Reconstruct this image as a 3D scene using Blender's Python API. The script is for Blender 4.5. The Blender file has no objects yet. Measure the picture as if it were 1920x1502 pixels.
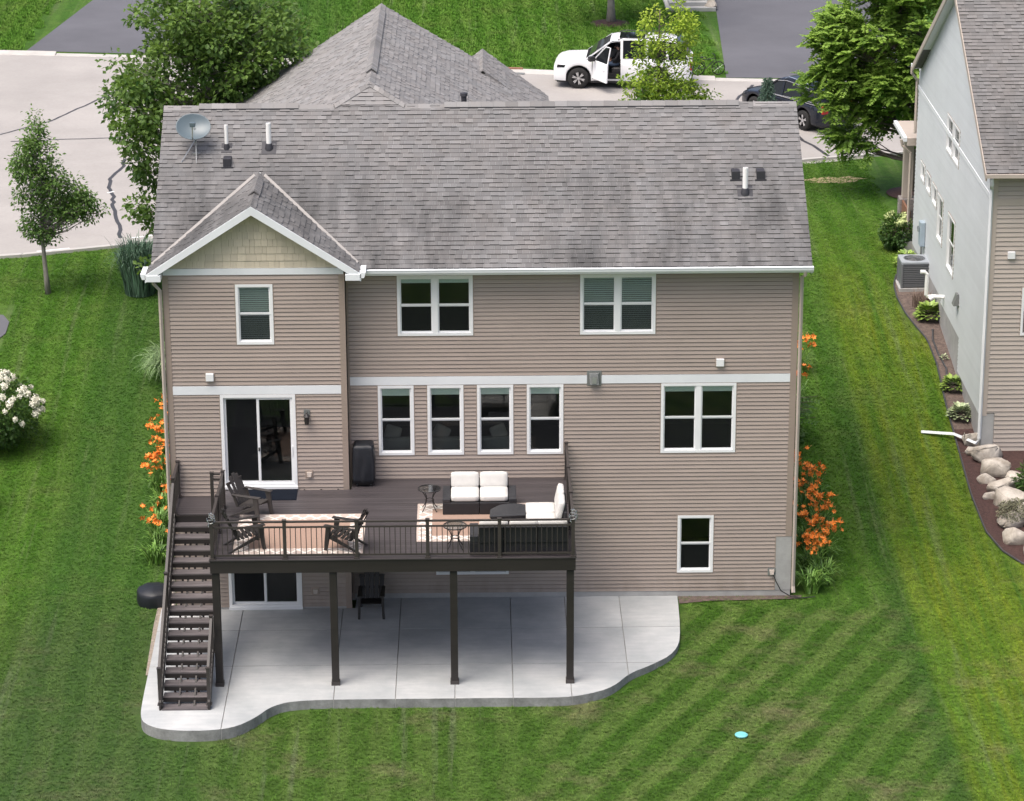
import bpy, bmesh, math, random
from mathutils import Vector, Matrix, noise
R = math.radians
scene = bpy.context.scene
COL = scene.collection
# ---------------------------------------------------------------- camera
cam_d = bpy.data.cameras.new('camera'); cam = bpy.data.objects.new('camera', cam_d); COL.objects.link(cam)
CP, CY, CR = R(18.996), R(0.675), R(-0.257)
fw = Vector((math.sin(CY)*math.cos(CP), math.cos(CY)*math.cos(CP), -math.sin(CP)))
rt0 = Vector((math.cos(CY), -math.sin(CY), 0)); up0 = rt0.cross(fw)
rt = rt0*math.cos(CR) + up0*math.sin(CR); up = -rt0*math.sin(CR) + up0*math.cos(CR)
cam.matrix_world = Matrix(((rt.x, up.x, -fw.x, 7.494), (rt.y, up.y, -fw.y, -66.754), (rt.z, up.z, -fw.z, 28.152), (0, 0, 0, 1)))
cam_d.sensor_fit = 'HORIZONTAL'; cam_d.sensor_width = 36; cam_d.lens = 5438.06/1920*36
cam_d.clip_start = 1; cam_d.clip_end = 1000
scene.camera = cam
# ---------------------------------------------------------------- sky, sun, exposure
SUN_EL, SUN_AZ = R(66), R(228)          # azimuth clockwise from +Y
world = bpy.data.worlds.new('World'); scene.world = world; world.use_nodes = True
wn = world.node_tree; bg = wn.nodes['Background']
sky = wn.nodes.new('ShaderNodeTexSky'); sky.sky_type = 'NISHITA'; sky.sun_disc = False
sky.sun_elevation = SUN_EL; sky.sun_rotation = SUN_AZ; sky.dust_density = 6; sky.air_density = 0.75; sky.ozone_density = 0.4
wn.links.new(sky.outputs[0], bg.inputs[0]); bg.inputs[1].default_value = 0.14
sd = bpy.data.lights.new('sun', 'SUN'); sd.energy = 1.6; sd.angle = R(45); sd.color = (1, .965, .92)
so = bpy.data.objects.new('sun', sd); COL.objects.link(so)
sdir = Vector((math.sin(SUN_AZ)*math.cos(SUN_EL), math.cos(SUN_AZ)*math.cos(SUN_EL), math.sin(SUN_EL)))
so.rotation_euler = sdir.to_track_quat('Z', 'Y').to_euler(); so.location = (-20, -30, 60)
scene.view_settings.view_transform = 'Standard'; scene.view_settings.look = 'None'
scene.view_settings.exposure = 0.70; scene.view_settings.gamma = 1
scene.render.engine = 'CYCLES'
scene.cycles.max_bounces = 8; scene.cycles.transparent_max_bounces = 12
# ---------------------------------------------------------------- helpers
class MB:
    def __init__(s): s.v = []; s.f = []; s.t = []; s.m = []; s.tone = 0.5; s.mi = 0
    def face(s, pts, tone=None):
        b = len(s.v); s.v += [tuple(p) for p in pts]; s.f.append(tuple(range(b, b+len(pts))))
        s.t.append(s.tone if tone is None else tone); s.m.append(s.mi)
    def poly(s, vs, fs):
        b = len(s.v); s.v += [tuple(p) for p in vs]
        for f in fs: s.f.append(tuple(b+i for i in f)); s.t.append(s.tone); s.m.append(s.mi)
    def hexa(s, c):      # 8 corners: bottom 4 ccw, top 4 ccw
        s.poly(c, [(3, 2, 1, 0), (4, 5, 6, 7), (0, 1, 5, 4), (1, 2, 6, 5), (2, 3, 7, 6), (3, 0, 4, 7)])
    def box(s, x0, y0, z0, x1, y1, z1):
        s.hexa([(x0, y0, z0), (x1, y0, z0), (x1, y1, z0), (x0, y1, z0), (x0, y0, z1), (x1, y0, z1), (x1, y1, z1), (x0, y1, z1)])
    def bar(s, a, b, w, h=None, upv=(0, 0, 1)):   # rectangular bar from a to b
        a = Vector(a); b = Vector(b); d = (b-a).normalized(); h = h or w
        u = Vector(upv)
        if abs(d.dot(u)) > .98: u = Vector((0, 1, 0))
        sx = d.cross(u).normalized(); sz = sx.cross(d).normalized()
        sx *= w/2; sz *= h/2
        s.hexa([a-sx-sz, a+sx-sz, b+sx-sz, b-sx-sz, a-sx+sz, a+sx+sz, b+sx+sz, b-sx+sz])
    def tube(s, pts, rad, n=8, cap=True):
        pts = [Vector(p) for p in pts]; rads = rad if isinstance(rad, (list, tuple)) else [rad]*len(pts)
        b = len(s.v); prev = None
        for i, p in enumerate(pts):
            d = (pts[min(i+1, len(pts)-1)]-pts[max(i-1, 0)]).normalized()
            if prev is None:
                u = Vector((0, 0, 1)) if abs(d.z) < .9 else Vector((1, 0, 0))
                e = d.cross(u).normalized()
            else: e = (prev-d*prev.dot(d)).normalized()
            prev = e; g = d.cross(e)
            for k in range(n):
                a = 2*math.pi*k/n; s.v.append(tuple(p+(e*math.cos(a)+g*math.sin(a))*rads[i]))
        for i in range(len(pts)-1):
            for k in range(n):
                s.f.append((b+i*n+k, b+i*n+(k+1) % n, b+(i+1)*n+(k+1) % n, b+(i+1)*n+k)); s.t.append(s.tone); s.m.append(s.mi)
        if cap:
            s.f.append(tuple(b+k for k in range(n))[::-1]); s.t.append(s.tone); s.m.append(s.mi)
            e0 = b+(len(pts)-1)*n
            s.f.append(tuple(e0+k for k in range(n))); s.t.append(s.tone); s.m.append(s.mi)
    def cyl(s, c, r, h, n=24, r2=None):
        s.tube([c, (c[0], c[1], c[2]+h)], [r, r if r2 is None else r2], n)
    def lathe(s, c, prof, n=24):
        b = len(s.v)
        for (r, z) in prof:
            for k in range(n):
                a = 2*math.pi*k/n; s.v.append((c[0]+r*math.cos(a), c[1]+r*math.sin(a), c[2]+z))
        for i in range(len(prof)-1):
            for k in range(n):
                s.f.append((b+i*n+k, b+i*n+(k+1) % n, b+(i+1)*n+(k+1) % n, b+(i+1)*n+k)); s.t.append(s.tone); s.m.append(s.mi)
    def prism(s, poly2, fn, a, b):    # extrude 2D polygon: fn(u,v,w)->xyz
        n = len(poly2); s.poly([fn(u, v, a) for u, v in poly2]+[fn(u, v, b) for u, v in poly2],
            [tuple(range(n))[::-1], tuple(range(n, 2*n))]+[(i, (i+1) % n, n+(i+1) % n, n+i) for i in range(n)])
    def mesh(s, name, mats, smooth=False):
        me = bpy.data.meshes.new(name); me.from_pydata(s.v, [], s.f)
        for m in (mats if isinstance(mats, (list, tuple)) else [mats]): me.materials.append(m)
        if len(me.polygons) == len(s.t):
            at = me.attributes.new('tone', 'FLOAT', 'FACE'); at.data.foreach_set('value', s.t)
            if any(s.m): me.polygons.foreach_set('material_index', s.m)
        if smooth: me.polygons.foreach_set('use_smooth', [True]*len(me.polygons))
        me.update(); return me
    def build(s, name, mats, parent=None, smooth=False, bevel=0, fix=True):
        me = s.mesh(name, mats, smooth)
        if fix:
            bm = bmesh.new(); bm.from_mesh(me); bmesh.ops.recalc_face_normals(bm, faces=bm.faces); bm.to_mesh(me); bm.free()
        o = bpy.data.objects.new(name, me); COL.objects.link(o)
        if parent: o.parent = parent
        if bevel:
            md = o.modifiers.new('bevel', 'BEVEL'); md.width = bevel; md.segments = 2; md.limit_method = 'ANGLE'
        return o
def link(name, me, parent=None, loc=(0, 0, 0), rz=0):
    o = bpy.data.objects.new(name, me); COL.objects.link(o); o.parent = parent; o.location = loc; o.rotation_euler = (0, 0, rz); return o
def tag(o, label, cat, group=None, kind=None):
    if label: o['label'] = label
    if cat: o['category'] = cat
    if group: o['group'] = group
    if kind: o['kind'] = kind
    return o
def thing(name, label, cat, loc=(0, 0, 0), rz=0, group=None):
    o = bpy.data.objects.new(name, None); COL.objects.link(o); o.location = loc; o.rotation_euler = (0, 0, rz); o.empty_display_size = .2
    return tag(o, label, cat, group)
def copy_tree(o, parent=None):
    c = o.copy(); COL.objects.link(c); c.parent = parent
    for ch in o.children: copy_tree(ch, c)
    return c
def soft(o, sub=2):
    md = o.modifiers.new('sub', 'SUBSURF'); md.levels = sub; md.render_levels = sub
    o.data.polygons.foreach_set('use_smooth', [True]*len(o.data.polygons)); return o
def rbox(name, x0, y0, z0, x1, y1, z1, r, mat, parent, puff=0):   # rounded soft box (cushions, covers)
    bm = bmesh.new(); bmesh.ops.create_cube(bm, size=1)
    bmesh.ops.subdivide_edges(bm, edges=bm.edges, cuts=5, use_grid_fill=True)
    c = Vector(((x0+x1)/2, (y0+y1)/2, (z0+z1)/2)); h = Vector(((x1-x0)/2, (y1-y0)/2, (z1-z0)/2))
    for v in bm.verts:
        p = Vector((v.co.x*2*h.x, v.co.y*2*h.y, v.co.z*2*h.z))
        q = Vector([max(-(h[i]-r), min(h[i]-r, p[i])) for i in range(3)]); d = p-q
        if d.length > 1e-6: p = q+d.normalized()*r
        if puff:
            u, w = p.x/h.x, p.y/h.y
            p.z += puff*(1-u*u)*(1-w*w)*(1 if p.z > 0 else -1)
        v.co = c+p
    me = bpy.data.meshes.new(name); bm.to_mesh(me); bm.free(); me.materials.append(mat)
    me.polygons.foreach_set('use_smooth', [True]*len(me.polygons))
    return link(name, me, parent)
def terr(y):
    if y < 1: return .03*max(y, -25)-.05
    t = min(1, (y-1)/19); return -.02+2.6*(t*t*(3-2*t)*.5+t*.5)
# ---------------------------------------------------------------- materials
class NT:
    def __init__(s, name):
        s.mat = bpy.data.materials.new(name); s.mat.use_nodes = True; s.t = s.mat.node_tree
        s.b = s.t.nodes['Principled BSDF']; s.out = s.t.nodes['Material Output']
    def n(s, typ, ins=None, **kw):
        x = s.t.nodes.new('ShaderNode'+typ)
        for k, v in kw.items(): setattr(x, k, v)
        for k, v in (ins or {}).items(): s.set(x.inputs[k], v)
        return x
    def set(s, sock, v):
        if isinstance(v, bpy.types.NodeSocket): s.t.links.new(v, sock)
        elif isinstance(v, bpy.types.Node): s.t.links.new(v.outputs[0], sock)
        else: sock.default_value = v
    def math(s, op, a, b=0, c=0):
        x = s.n('Math', operation=op); s.set(x.inputs[0], a); s.set(x.inputs[1], b); s.set(x.inputs[2], c); return x.outputs[0]
    def mix(s, fac, a, b, mode='MIX'):
        x = s.n('Mix', data_type='RGBA', blend_type=mode); s.set(x.inputs[0], fac)
        s.set(x.inputs[6], a if not isinstance(a, tuple) else (*a[:3], 1)); s.set(x.inputs[7], b if not isinstance(b, tuple) else (*b[:3], 1)); return x.outputs[2]
    def noise(s, vec, scale, detail=4, rough=.6):
        x = s.n('TexNoise', {'Scale': scale, 'Detail': detail, 'Roughness': rough}); 
        if vec is not None: s.set(x.inputs['Vector'], vec)
        return x.outputs[0]
    def ramp(s, fac, lo, hi):
        x = s.n('MapRange', {'From Min': lo, 'From Max': hi}); s.set(x.inputs['Value'], fac); x.clamp = True; return x.outputs[0]
    def pos(s): return s.n('NewGeometry').outputs['Position']
    def scalev(s, vec, sc):
        x = s.n('VectorMath', operation='MULTIPLY'); s.set(x.inputs[0], vec); x.inputs[1].default_value = sc; return x.outputs[0]
    def bump(s, h, strength, dist=.01):
        x = s.n('Bump', {'Strength': strength, 'Distance': dist}); s.set(x.inputs['Height'], h); s.set(s.b.inputs['Normal'], x.outputs[0])
def pm(name, c, var=.12, scale=3, rough=.6, tone=0, fine=60, fvar=.08, bump=.15, metal=0, stretch=(1, 1, 1), c2=None, spec=.5, objvar=0, splash=0):
    t = NT(name); p = t.scalev(t.pos(), stretch)
    a = t.ramp(t.noise(p, scale, 5), .3, .7); f = t.noise(p, fine, 3)
    lo = tuple(x*(1-var) for x in c); hi = tuple(min(1, x*(1+var)) for x in c) if c2 is None else c2
    col = t.mix(a, lo, hi)
    v = t.math('MULTIPLY_ADD', f, 2*fvar, 1-fvar)
    if tone: v = t.math('MULTIPLY', v, t.math('MULTIPLY_ADD', t.n('Attribute', attribute_name='tone').outputs['Fac'], 2*tone, 1-tone))
    if objvar: v = t.math('MULTIPLY', v, t.math('MULTIPLY_ADD', t.n('ObjectInfo').outputs['Random'], 2*objvar, 1-objvar))
    col = t.mix(1, col, v, 'MULTIPLY')
    if splash:                     # rain-splashed dirt low on a wall
        zz = t.n('SeparateXYZ', {0: t.pos()}).outputs[2]; dm = t.math('MULTIPLY', t.ramp(zz, .75, .1), t.ramp(t.noise(t.scalev(t.pos(), (2.2, 1, .8)), 1.6, 5), .3, .65)); col = t.mix(t.math('MULTIPLY', dm, splash), col, (.20, .165, .13))
    t.set(t.b.inputs['Base Color'], col); t.b.inputs['Roughness'].default_value = rough; t.b.inputs['Metallic'].default_value = metal
    t.b.inputs['Specular IOR Level'].default_value = spec
    if bump: t.bump(f, bump, .01)
    return t.mat
M = {}
M['siding'] = pm('siding', (.348, .290, .250), .06, .7, .55, tone=.05, fine=25, fvar=.02, bump=.05, stretch=(1, 1, 3), splash=.55)
M['siding_n'] = pm('siding_neighbour_rear', (.46, .405, .355), .05, .7, .55, tone=.03, fine=25, fvar=.02, bump=.05)
M['siding_s'] = pm('siding_neighbour_side', (.59, .625, .64), .04, .7, .5, tone=.03, fine=25, fvar=.02, bump=.05)
M['corner'] = pm('corner_board', (.31, .25, .21), .06, 1, .5, bump=.03, fvar=.03)
M['shake'] = pm('shake', (.56, .50, .385), .06, 2, .7, tone=.07, fine=40, fvar=.06, stretch=(6, 1, .7))
M['white'] = pm('white_vinyl', (.80, .815, .82), .03, 1.5, .4, fvar=.02, bump=.02)
M['white_t'] = pm('white_trim', (.74, .77, .79), .06, .8, .5, fvar=.03, bump=.03)
M['gutter_tan'] = pm('tan_gutter', (.46, .40, .35), .06, 1, .45, bump=.02)
M['concrete_w'] = pm('foundation_concrete', (.36, .36, .35), .15, 2, .85, fine=30, fvar=.1)
M['deck'] = pm('deck_board', (.060, .053, .056), .25, 1.2, .42, objvar=.12, fine=18, fvar=.25, stretch=(.35, 5, 5), bump=.2)
M['deck_rim'] = pm('deck_rim', (.021, .0175, .0165), .2, 1, .5, fine=20, fvar=.15, stretch=(.5, 4, 4), bump=.15)
M['tread'] = pm('stair_tread', (.125, .112, .114), .3, 2, .5, objvar=.15, fine=14, fvar=.3, stretch=(.5, 4, 4), bump=.2)
M['rail'] = pm('rail_metal', (.045, .039, .037), .1, 2, .38, fvar=.05, bump=.05)
M['chair'] = pm('resin_chair', (.050, .045, .043), .1, 3, .5, fvar=.08, bump=.08)
M['chair_dk'] = pm('resin_chair_dark', (.020, .018, .0175), .1, 3, .5, fvar=.08, bump=.08)
M['black_metal'] = pm('black_metal', (.022, .02, .02), .1, 3, .4, bump=.03)
M['cushion'] = pm('cushion', (.57, .56, .535), .05, 6, .9, fine=120, fvar=.05, bump=.2)
M['cover'] = pm('grill_cover', (.010, .012, .017), .25, 6, .5, fine=30, fvar=.2, bump=.4)
M['mat_navy'] = pm('door_mat', (.009, .012, .019), .1, 5, .95, spec=.08, fine=150, fvar=.2)
M['pipe'] = pm('white_pipe', (.83, .83, .82), .03, 3, .4, bump=0)
M['boot'] = pm('pipe_boot', (.035, .035, .042), .1, 5, .5, bump=.05)
M['dish'] = pm('dish_grey', (.10, .135, .155), .06, 3, .35, bump=0, fvar=.02)
M['galv'] = pm('galvanised', (.42, .43, .43), .1, 8, .35, metal=.6, bump=.03)
M['bark'] = pm('bark', (.13, .105, .085), .3, 6, .9, fine=25, fvar=.3, bump=.6, stretch=(3, 3, .6))
M['bark_grey'] = pm('bark_grey', (.26, .24, .215), .3, 6, .9, fine=25, fvar=.3, bump=.6, stretch=(3, 3, .6))
M['mulch'] = pm('mulch', (.055, .028, .024), .35, 12, .95, fine=60, fvar=.5, bump=1)
M['mulch_old'] = pm('mulch_old', (.115, .085, .072), .4, 9, .95, fine=50, fvar=.5, bump=1)
M['edging'] = pm('edging', (.05, .05, .052), .15, 6, .6)
M['rock'] = pm('boulder', (.36, .31, .25), .3, 2.2, .85, fine=14, fvar=.22, bump=.6, objvar=.12, c2=(.57, .53, .47))
M['road'] = pm('road', (.325, .308, .292), .10, .35, .9, fine=9, fvar=.1, bump=.15)
M['kerb'] = pm('kerb', (.44, .425, .40), .1, 1.5, .85, fine=20, fvar=.08)
M['asphalt'] = pm('asphalt', (.098, .099, .112), .14, .3, .85, fine=14, fvar=.1)
M['crack'] = pm('crack_seal', (.045, .045, .05), .2, 3, .6)
M['paint_w'] = pm('road_paint', (.75, .75, .73), .1, 6, .7)
M['dead'] = pm('dead_grass', (.36, .29, .16), .3, 5, .95, fine=40, fvar=.3, bump=.6)
M['ac'] = pm('ac_steel', (.155, .165, .175), .06, 3, .45, bump=0)
M['ac_l'] = pm('ac_top', (.33, .36, .39), .06, 3, .4, bump=0)
M['meter'] = pm('meter_grey', (.34, .42, .48), .05, 4, .45, bump=0)
M['gunmetal'] = pm('grey_vent', (.17, .18, .175), .1, 6, .45)
M['lid'] = pm('turquoise_lid', (.16, .50, .50), .08, 8, .5)
M['interior'] = pm('interior_wall', (.20, .19, .175), .05, 1, .9, bump=0)
M['shade'] = pm('window_shade', (.74, .84, .79), .05, 4, .8, bump=0, stretch=(1, 1, 30))
M['blind'] = pm('blind', (.68, .76, .73), .03, 4, .6, bump=0)
M['sofa_in'] = pm('indoor_sofa', (.42, .44, .44), .05, 3, .9)
M['carwhite'] = pm('white_paint', (.82, .83, .84), .01, 1, .2, bump=0, fvar=.005)
M['cardark'] = pm('dark_blue_paint', (.012, .015, .024), .05, 1, .15, bump=0, fvar=.01)
M['tyre'] = pm('tyre', (.016, .016, .016), .1, 6, .85)
M['alloy'] = pm('alloy', (.62, .62, .63), .05, 4, .25, metal=.8, bump=0)
M['blackplastic'] = pm('black_plastic', (.018, .018, .019), .05, 4, .5, bump=0)
M['redlamp'] = pm('tail_lamp', (.35, .01, .01), .05, 4, .2, bump=0)
M['chrome'] = pm('chrome', (.7, .71, .73), .02, 4, .15, metal=.9, bump=0)
M['skin'] = pm('skin', (.50, .30, .22), .05, 4, .6, bump=0)
M['denim'] = pm('denim', (.055, .085, .14), .15, 10, .9)
M['shirt'] = pm('black_shirt', (.013, .013, .016), .1, 10, .9)
M['shoe'] = pm('shoe', (.6, .6, .6), .1, 10, .7)
M['stone'] = pm('porch_stone', (.22, .20, .19), .2, 4, .9, objvar=.3)
M['wood'] = pm('porch_wood', (.23, .115, .07), .15, 4, .7)
M['lilyleaf'] = pm('lily_leaf', (.075, .19, .025), .3, 3, .55, tone=.45, c2=(.18, .33, .06), bump=0)
M['orange'] = pm('orange_petal', (.85, .26, .035), .2, 20, .6, tone=.3, bump=0)
M['bud'] = pm('dry_bud', (.45, .24, .08), .2, 20, .8, tone=.3, bump=0)
M['grassblue'] = pm('blue_grass', (.085, .155, .10), .25, 2, .6, tone=.45, bump=0)
M['grasspale'] = pm('fountain_grass', (.20, .30, .13), .25, 3, .6, tone=.5, bump=0)
M['hosta'] = pm('hosta_leaf', (.13, .25, .03), .25, 6, .45, tone=.5, c2=(.30, .40, .09), bump=0)
M['hosta_v'] = pm('hosta_variegated', (.20, .31, .13), .3, 9, .45, tone=.5, c2=(.50, .55, .34), bump=0)
M['petal_w'] = pm('white_bloom', (.80, .79, .68), .08, 12, .8, tone=.15, bump=0)
M['petal_g'] = pm('lime_bloom', (.50, .58, .26), .15, 12, .8, tone=.2, bump=0)
M['rosyplume'] = pm('rosy_plume', (.22, .16, .13), .2, 8, .9, tone=.3, bump=0)
def leaf_mat(name, a, b, tr=.35):
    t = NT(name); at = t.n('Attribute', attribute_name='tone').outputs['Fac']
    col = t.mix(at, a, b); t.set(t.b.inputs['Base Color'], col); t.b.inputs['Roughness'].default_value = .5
    t.b.inputs['Specular IOR Level'].default_value = .3
    tl = t.n('BsdfTranslucent'); t.set(tl.inputs[0], t.mix(.5, col, (.25, .40, .05)))
    mx = t.n('MixShader', {0: tr}); t.set(mx.inputs[1], t.b.outputs[0]); t.set(mx.inputs[2], tl.outputs[0]); t.set(t.out.inputs[0], mx.outputs[0])
    return t.mat
M['leaf_dark'] = leaf_mat('leaf_dark', (.028, .080, .020), (.16, .26, .055), .35)
M['leaf_mid'] = leaf_mat('leaf_mid', (.035, .09, .024), (.15, .26, .06), .3)
M['leaf_lime'] = leaf_mat('leaf_lime', (.055, .145, .018), (.42, .55, .06), .4)
M['leaf_light'] = leaf_mat('leaf_light', (.045, .125, .018), (.31, .47, .085), .4)
M['leaf_hyd'] = leaf_mat('leaf_hydrangea', (.022, .065, .014), (.08, .15, .03), .25)
M['needle'] = leaf_mat('needle', (.045, .095, .07), (.14, .22, .17), .1)
# glass
t = NT('glass'); fr = t.n('Fresnel', {'IOR': 1.52}); tb = t.n('BsdfTransparent', {'Color': (.90, .93, .915, 1)}); gl = t.n('BsdfGlossy', {'Roughness': .01})
mx = t.n('MixShader'); t.set(mx.inputs[0], t.math('MULTIPLY', fr.outputs[0], .8)); t.set(mx.inputs[1], tb.outputs[0]); t.set(mx.inputs[2], gl.outputs[0]); t.set(t.out.inputs[0], mx.outputs[0]); M['glass'] = t.mat
t = NT('insect_screen'); tb = t.n('BsdfTransparent'); df = t.n('BsdfDiffuse', {'Color': (.02, .021, .023, 1)}); mx = t.n('MixShader', {0: .5}); t.set(mx.inputs[1], tb.outputs[0]); t.set(mx.inputs[2], df.outputs[0]); t.set(t.out.inputs[0], mx.outputs[0]); M['screen'] = t.mat
t = NT('car_glass'); t.b.inputs['Base Color'].default_value = (.012, .014, .017, 1); t.b.inputs['Roughness'].default_value = .04; M['carglass'] = t.mat
t = NT('clear_glass'); tb = t.n('BsdfTransparent', {'Color': (.75, .78, .78, 1)}); gl = t.n('BsdfGlossy', {'Roughness': .05}); mx = t.n('MixShader', {0: .22}); t.set(mx.inputs[1], tb.outputs[0]); t.set(mx.inputs[2], gl.outputs[0]); t.set(t.out.inputs[0], mx.outputs[0]); M['tableglass'] = t.mat
# shingles: tone per tab, streaky dark weathering in the lower part of the slope
def shingle_mat(name, c, stain):
    t = NT(name); p = t.pos(); at = t.n('Attribute', attribute_name='tone').outputs['Fac']
    base = t.mix(t.math('SUBTRACT', t.math('MULTIPLY', at, 1.0), 0), tuple(x*.72 for x in c), tuple(x*1.24 for x in c))
    warm = t.mix(t.ramp(t.noise(p, 1.5, 3), .35, .7), (1, 1, 1), (1.03, .99, .96)); base = t.mix(1, base, warm, 'MULTIPLY')
    f = t.noise(p, 90, 3, .8); base = t.mix(1, base, t.math('MULTIPLY_ADD', f, .5, .75), 'MULTIPLY')
    sx = t.noise(t.scalev(p, (1.4, .28, .28)), 1.0, 6, .65)
    big = t.noise(t.scalev(p, (.22, .35, .35)), 1.0, 2, .5)
    z = t.n('SeparateXYZ', {0: p}).outputs[2]
    low = t.ramp(z, 11.1, 9.6)
    s = t.math('MULTIPLY', t.ramp(sx, .36, .62), t.math('MULTIPLY', t.ramp(big, .30, .52), low))
    base = t.mix(t.math('MULTIPLY', s, stain), base, tuple(x*.42 for x in c))
    t.set(t.b.inputs['Base Color'], base); t.b.inputs['Roughness'].default_value = .92; t.b.inputs['Specular IOR Level'].default_value = .2
    t.bump(f, .5, .004); return t.mat
M['shingle'] = shingle_mat('shingle', (.182, .182, .184), .95)
M['butt'] = pm('asphalt_edge_shadow', (.055, .052, .05), .1, 6, .95)  # dark asphalt edge of the tabs; also paints the shadow line under each course
M['shingle_f'] = shingle_mat('shingle_front', (.222, .221, .222), .1)
M['shingle_n'] = shingle_mat('shingle_neighbour', (.176, .174, .173), .7)
# lawn colour shared by the ground sheet and the blades: mowing stripes (light and dark of leaning grass put into the colour), dry and lush patches
def lawn_mat(name, gain, blades):
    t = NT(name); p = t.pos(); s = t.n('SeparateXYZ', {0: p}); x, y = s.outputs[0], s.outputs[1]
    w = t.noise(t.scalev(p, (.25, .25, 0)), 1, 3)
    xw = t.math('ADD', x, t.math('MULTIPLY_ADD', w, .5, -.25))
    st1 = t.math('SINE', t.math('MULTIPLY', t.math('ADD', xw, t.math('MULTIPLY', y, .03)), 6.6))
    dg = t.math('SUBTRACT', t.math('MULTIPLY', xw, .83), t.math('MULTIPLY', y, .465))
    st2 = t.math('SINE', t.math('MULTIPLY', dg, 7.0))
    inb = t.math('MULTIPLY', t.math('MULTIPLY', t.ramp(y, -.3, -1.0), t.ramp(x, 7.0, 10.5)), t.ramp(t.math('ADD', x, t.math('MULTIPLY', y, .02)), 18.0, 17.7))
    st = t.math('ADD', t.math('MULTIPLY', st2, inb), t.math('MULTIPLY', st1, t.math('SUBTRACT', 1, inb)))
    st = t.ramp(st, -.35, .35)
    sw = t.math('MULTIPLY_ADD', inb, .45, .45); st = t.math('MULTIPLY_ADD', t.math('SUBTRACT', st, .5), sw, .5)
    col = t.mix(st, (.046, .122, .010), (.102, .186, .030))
    # yellower side yard to the right, deep green elsewhere
    yel = t.math('MULTIPLY', t.ramp(xw, 17.6, 18.7), t.ramp(t.noise(t.scalev(p, (2.6, .07, 0)), 1, 4), .30, .62))
    yel = t.math('MULTIPLY', yel, t.ramp(y, 26, 14))
    col = t.mix(t.math('MULTIPLY', yel, .75), col, (.180, .215, .018))
    dark = t.math('MULTIPLY', t.ramp(xw, 17.3, 17.75), t.ramp(xw, 18.25, 17.9)); dark = t.math('MULTIPLY', dark, t.ramp(y, 24, 10))
    col = t.mix(t.math('MULTIPLY', dark, .5), col, (.034, .088, .018))
    lush = t.ramp(t.noise(t.scalev(p, (.35, .22, 0)), 1, 4), .42, .68); col = t.mix(t.math('MULTIPLY', lush, .55), col, (.050, .140, .012))
    dry = t.ramp(t.noise(t.scalev(p, (.30, .45, 0)), 1.3, 6, .7), .52, .72); back = t.ramp(y, 1.5, -2.5)
    col = t.mix(t.math('MULTIPLY', dry, t.math('MULTIPLY_ADD', back, .35, .2)), col, (.200, .170, .085))
    trk = t.ramp(t.noise(t.scalev(p, (3.2, .10, 0)), 1, 3, .6), .57, .68); col = t.mix(t.math('MULTIPLY', trk, t.math('MULTIPLY', .5, t.math('SUBTRACT', 1, inb))), col, (.135, .185, .07))
    cl = t.ramp(t.noise(t.scalev(p, (1, 1, 0)), 2.6, 5, .7), .3, .72); col = t.mix(1, col, t.math('MULTIPLY_ADD', cl, .55, .72), 'MULTIPLY')
    f = t.noise(p, 11, 4, .75); col = t.mix(1, col, t.math('MULTIPLY_ADD', t.ramp(f, .3, .7), .6, .7), 'MULTIPLY')
    if blades: col = t.mix(1, col, t.math('MULTIPLY_ADD', t.n('ObjectInfo').outputs['Random'], .45, .78), 'MULTIPLY')
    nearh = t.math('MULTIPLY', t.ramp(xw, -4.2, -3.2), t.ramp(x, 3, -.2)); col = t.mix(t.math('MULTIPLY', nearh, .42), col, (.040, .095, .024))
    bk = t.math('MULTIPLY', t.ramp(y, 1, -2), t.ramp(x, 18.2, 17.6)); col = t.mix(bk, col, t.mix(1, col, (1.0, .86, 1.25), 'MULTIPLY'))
    col = t.mix(1, col, (gain, gain, gain), 'MULTIPLY')
    t.set(t.b.inputs['Base Color'], col); t.b.inputs['Roughness'].default_value = .75; t.b.inputs['Specular IOR Level'].default_value = .15
    if not blades: t.bump(t.noise(p, 40, 3, .8), .8, .03)
    return t.mat
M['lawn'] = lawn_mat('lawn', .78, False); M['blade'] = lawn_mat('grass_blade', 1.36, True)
# concrete patio: broom-finished, blotchy
t = NT('patio'); p = t.pos(); a = t.ramp(t.noise(p, .55, 6, .65), .32, .7); col = t.mix(a, (.315, .335, .342), (.53, .54, .535))
b = t.ramp(t.noise(t.scalev(p, (.5, 3.5, 1)), 2, 5, .7), .4, .75); col = t.mix(t.math('MULTIPLY', b, .45), col, (.28, .31, .33))
col = t.mix(1, col, t.math('MULTIPLY_ADD', t.noise(p, 45, 3), .16, .92), 'MULTIPLY')
col = t.mix(1, col, t.math('MULTIPLY_ADD', t.n('ObjectInfo').outputs['Random'], .10, .95), 'MULTIPLY')
t.set(t.b.inputs['Base Color'], col); t.b.inputs['Roughness'].default_value = .6; t.bump(t.noise(t.scalev(p, (8, 1, 1)), 12, 3), .08, .005); M['patio'] = t.mat
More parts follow.
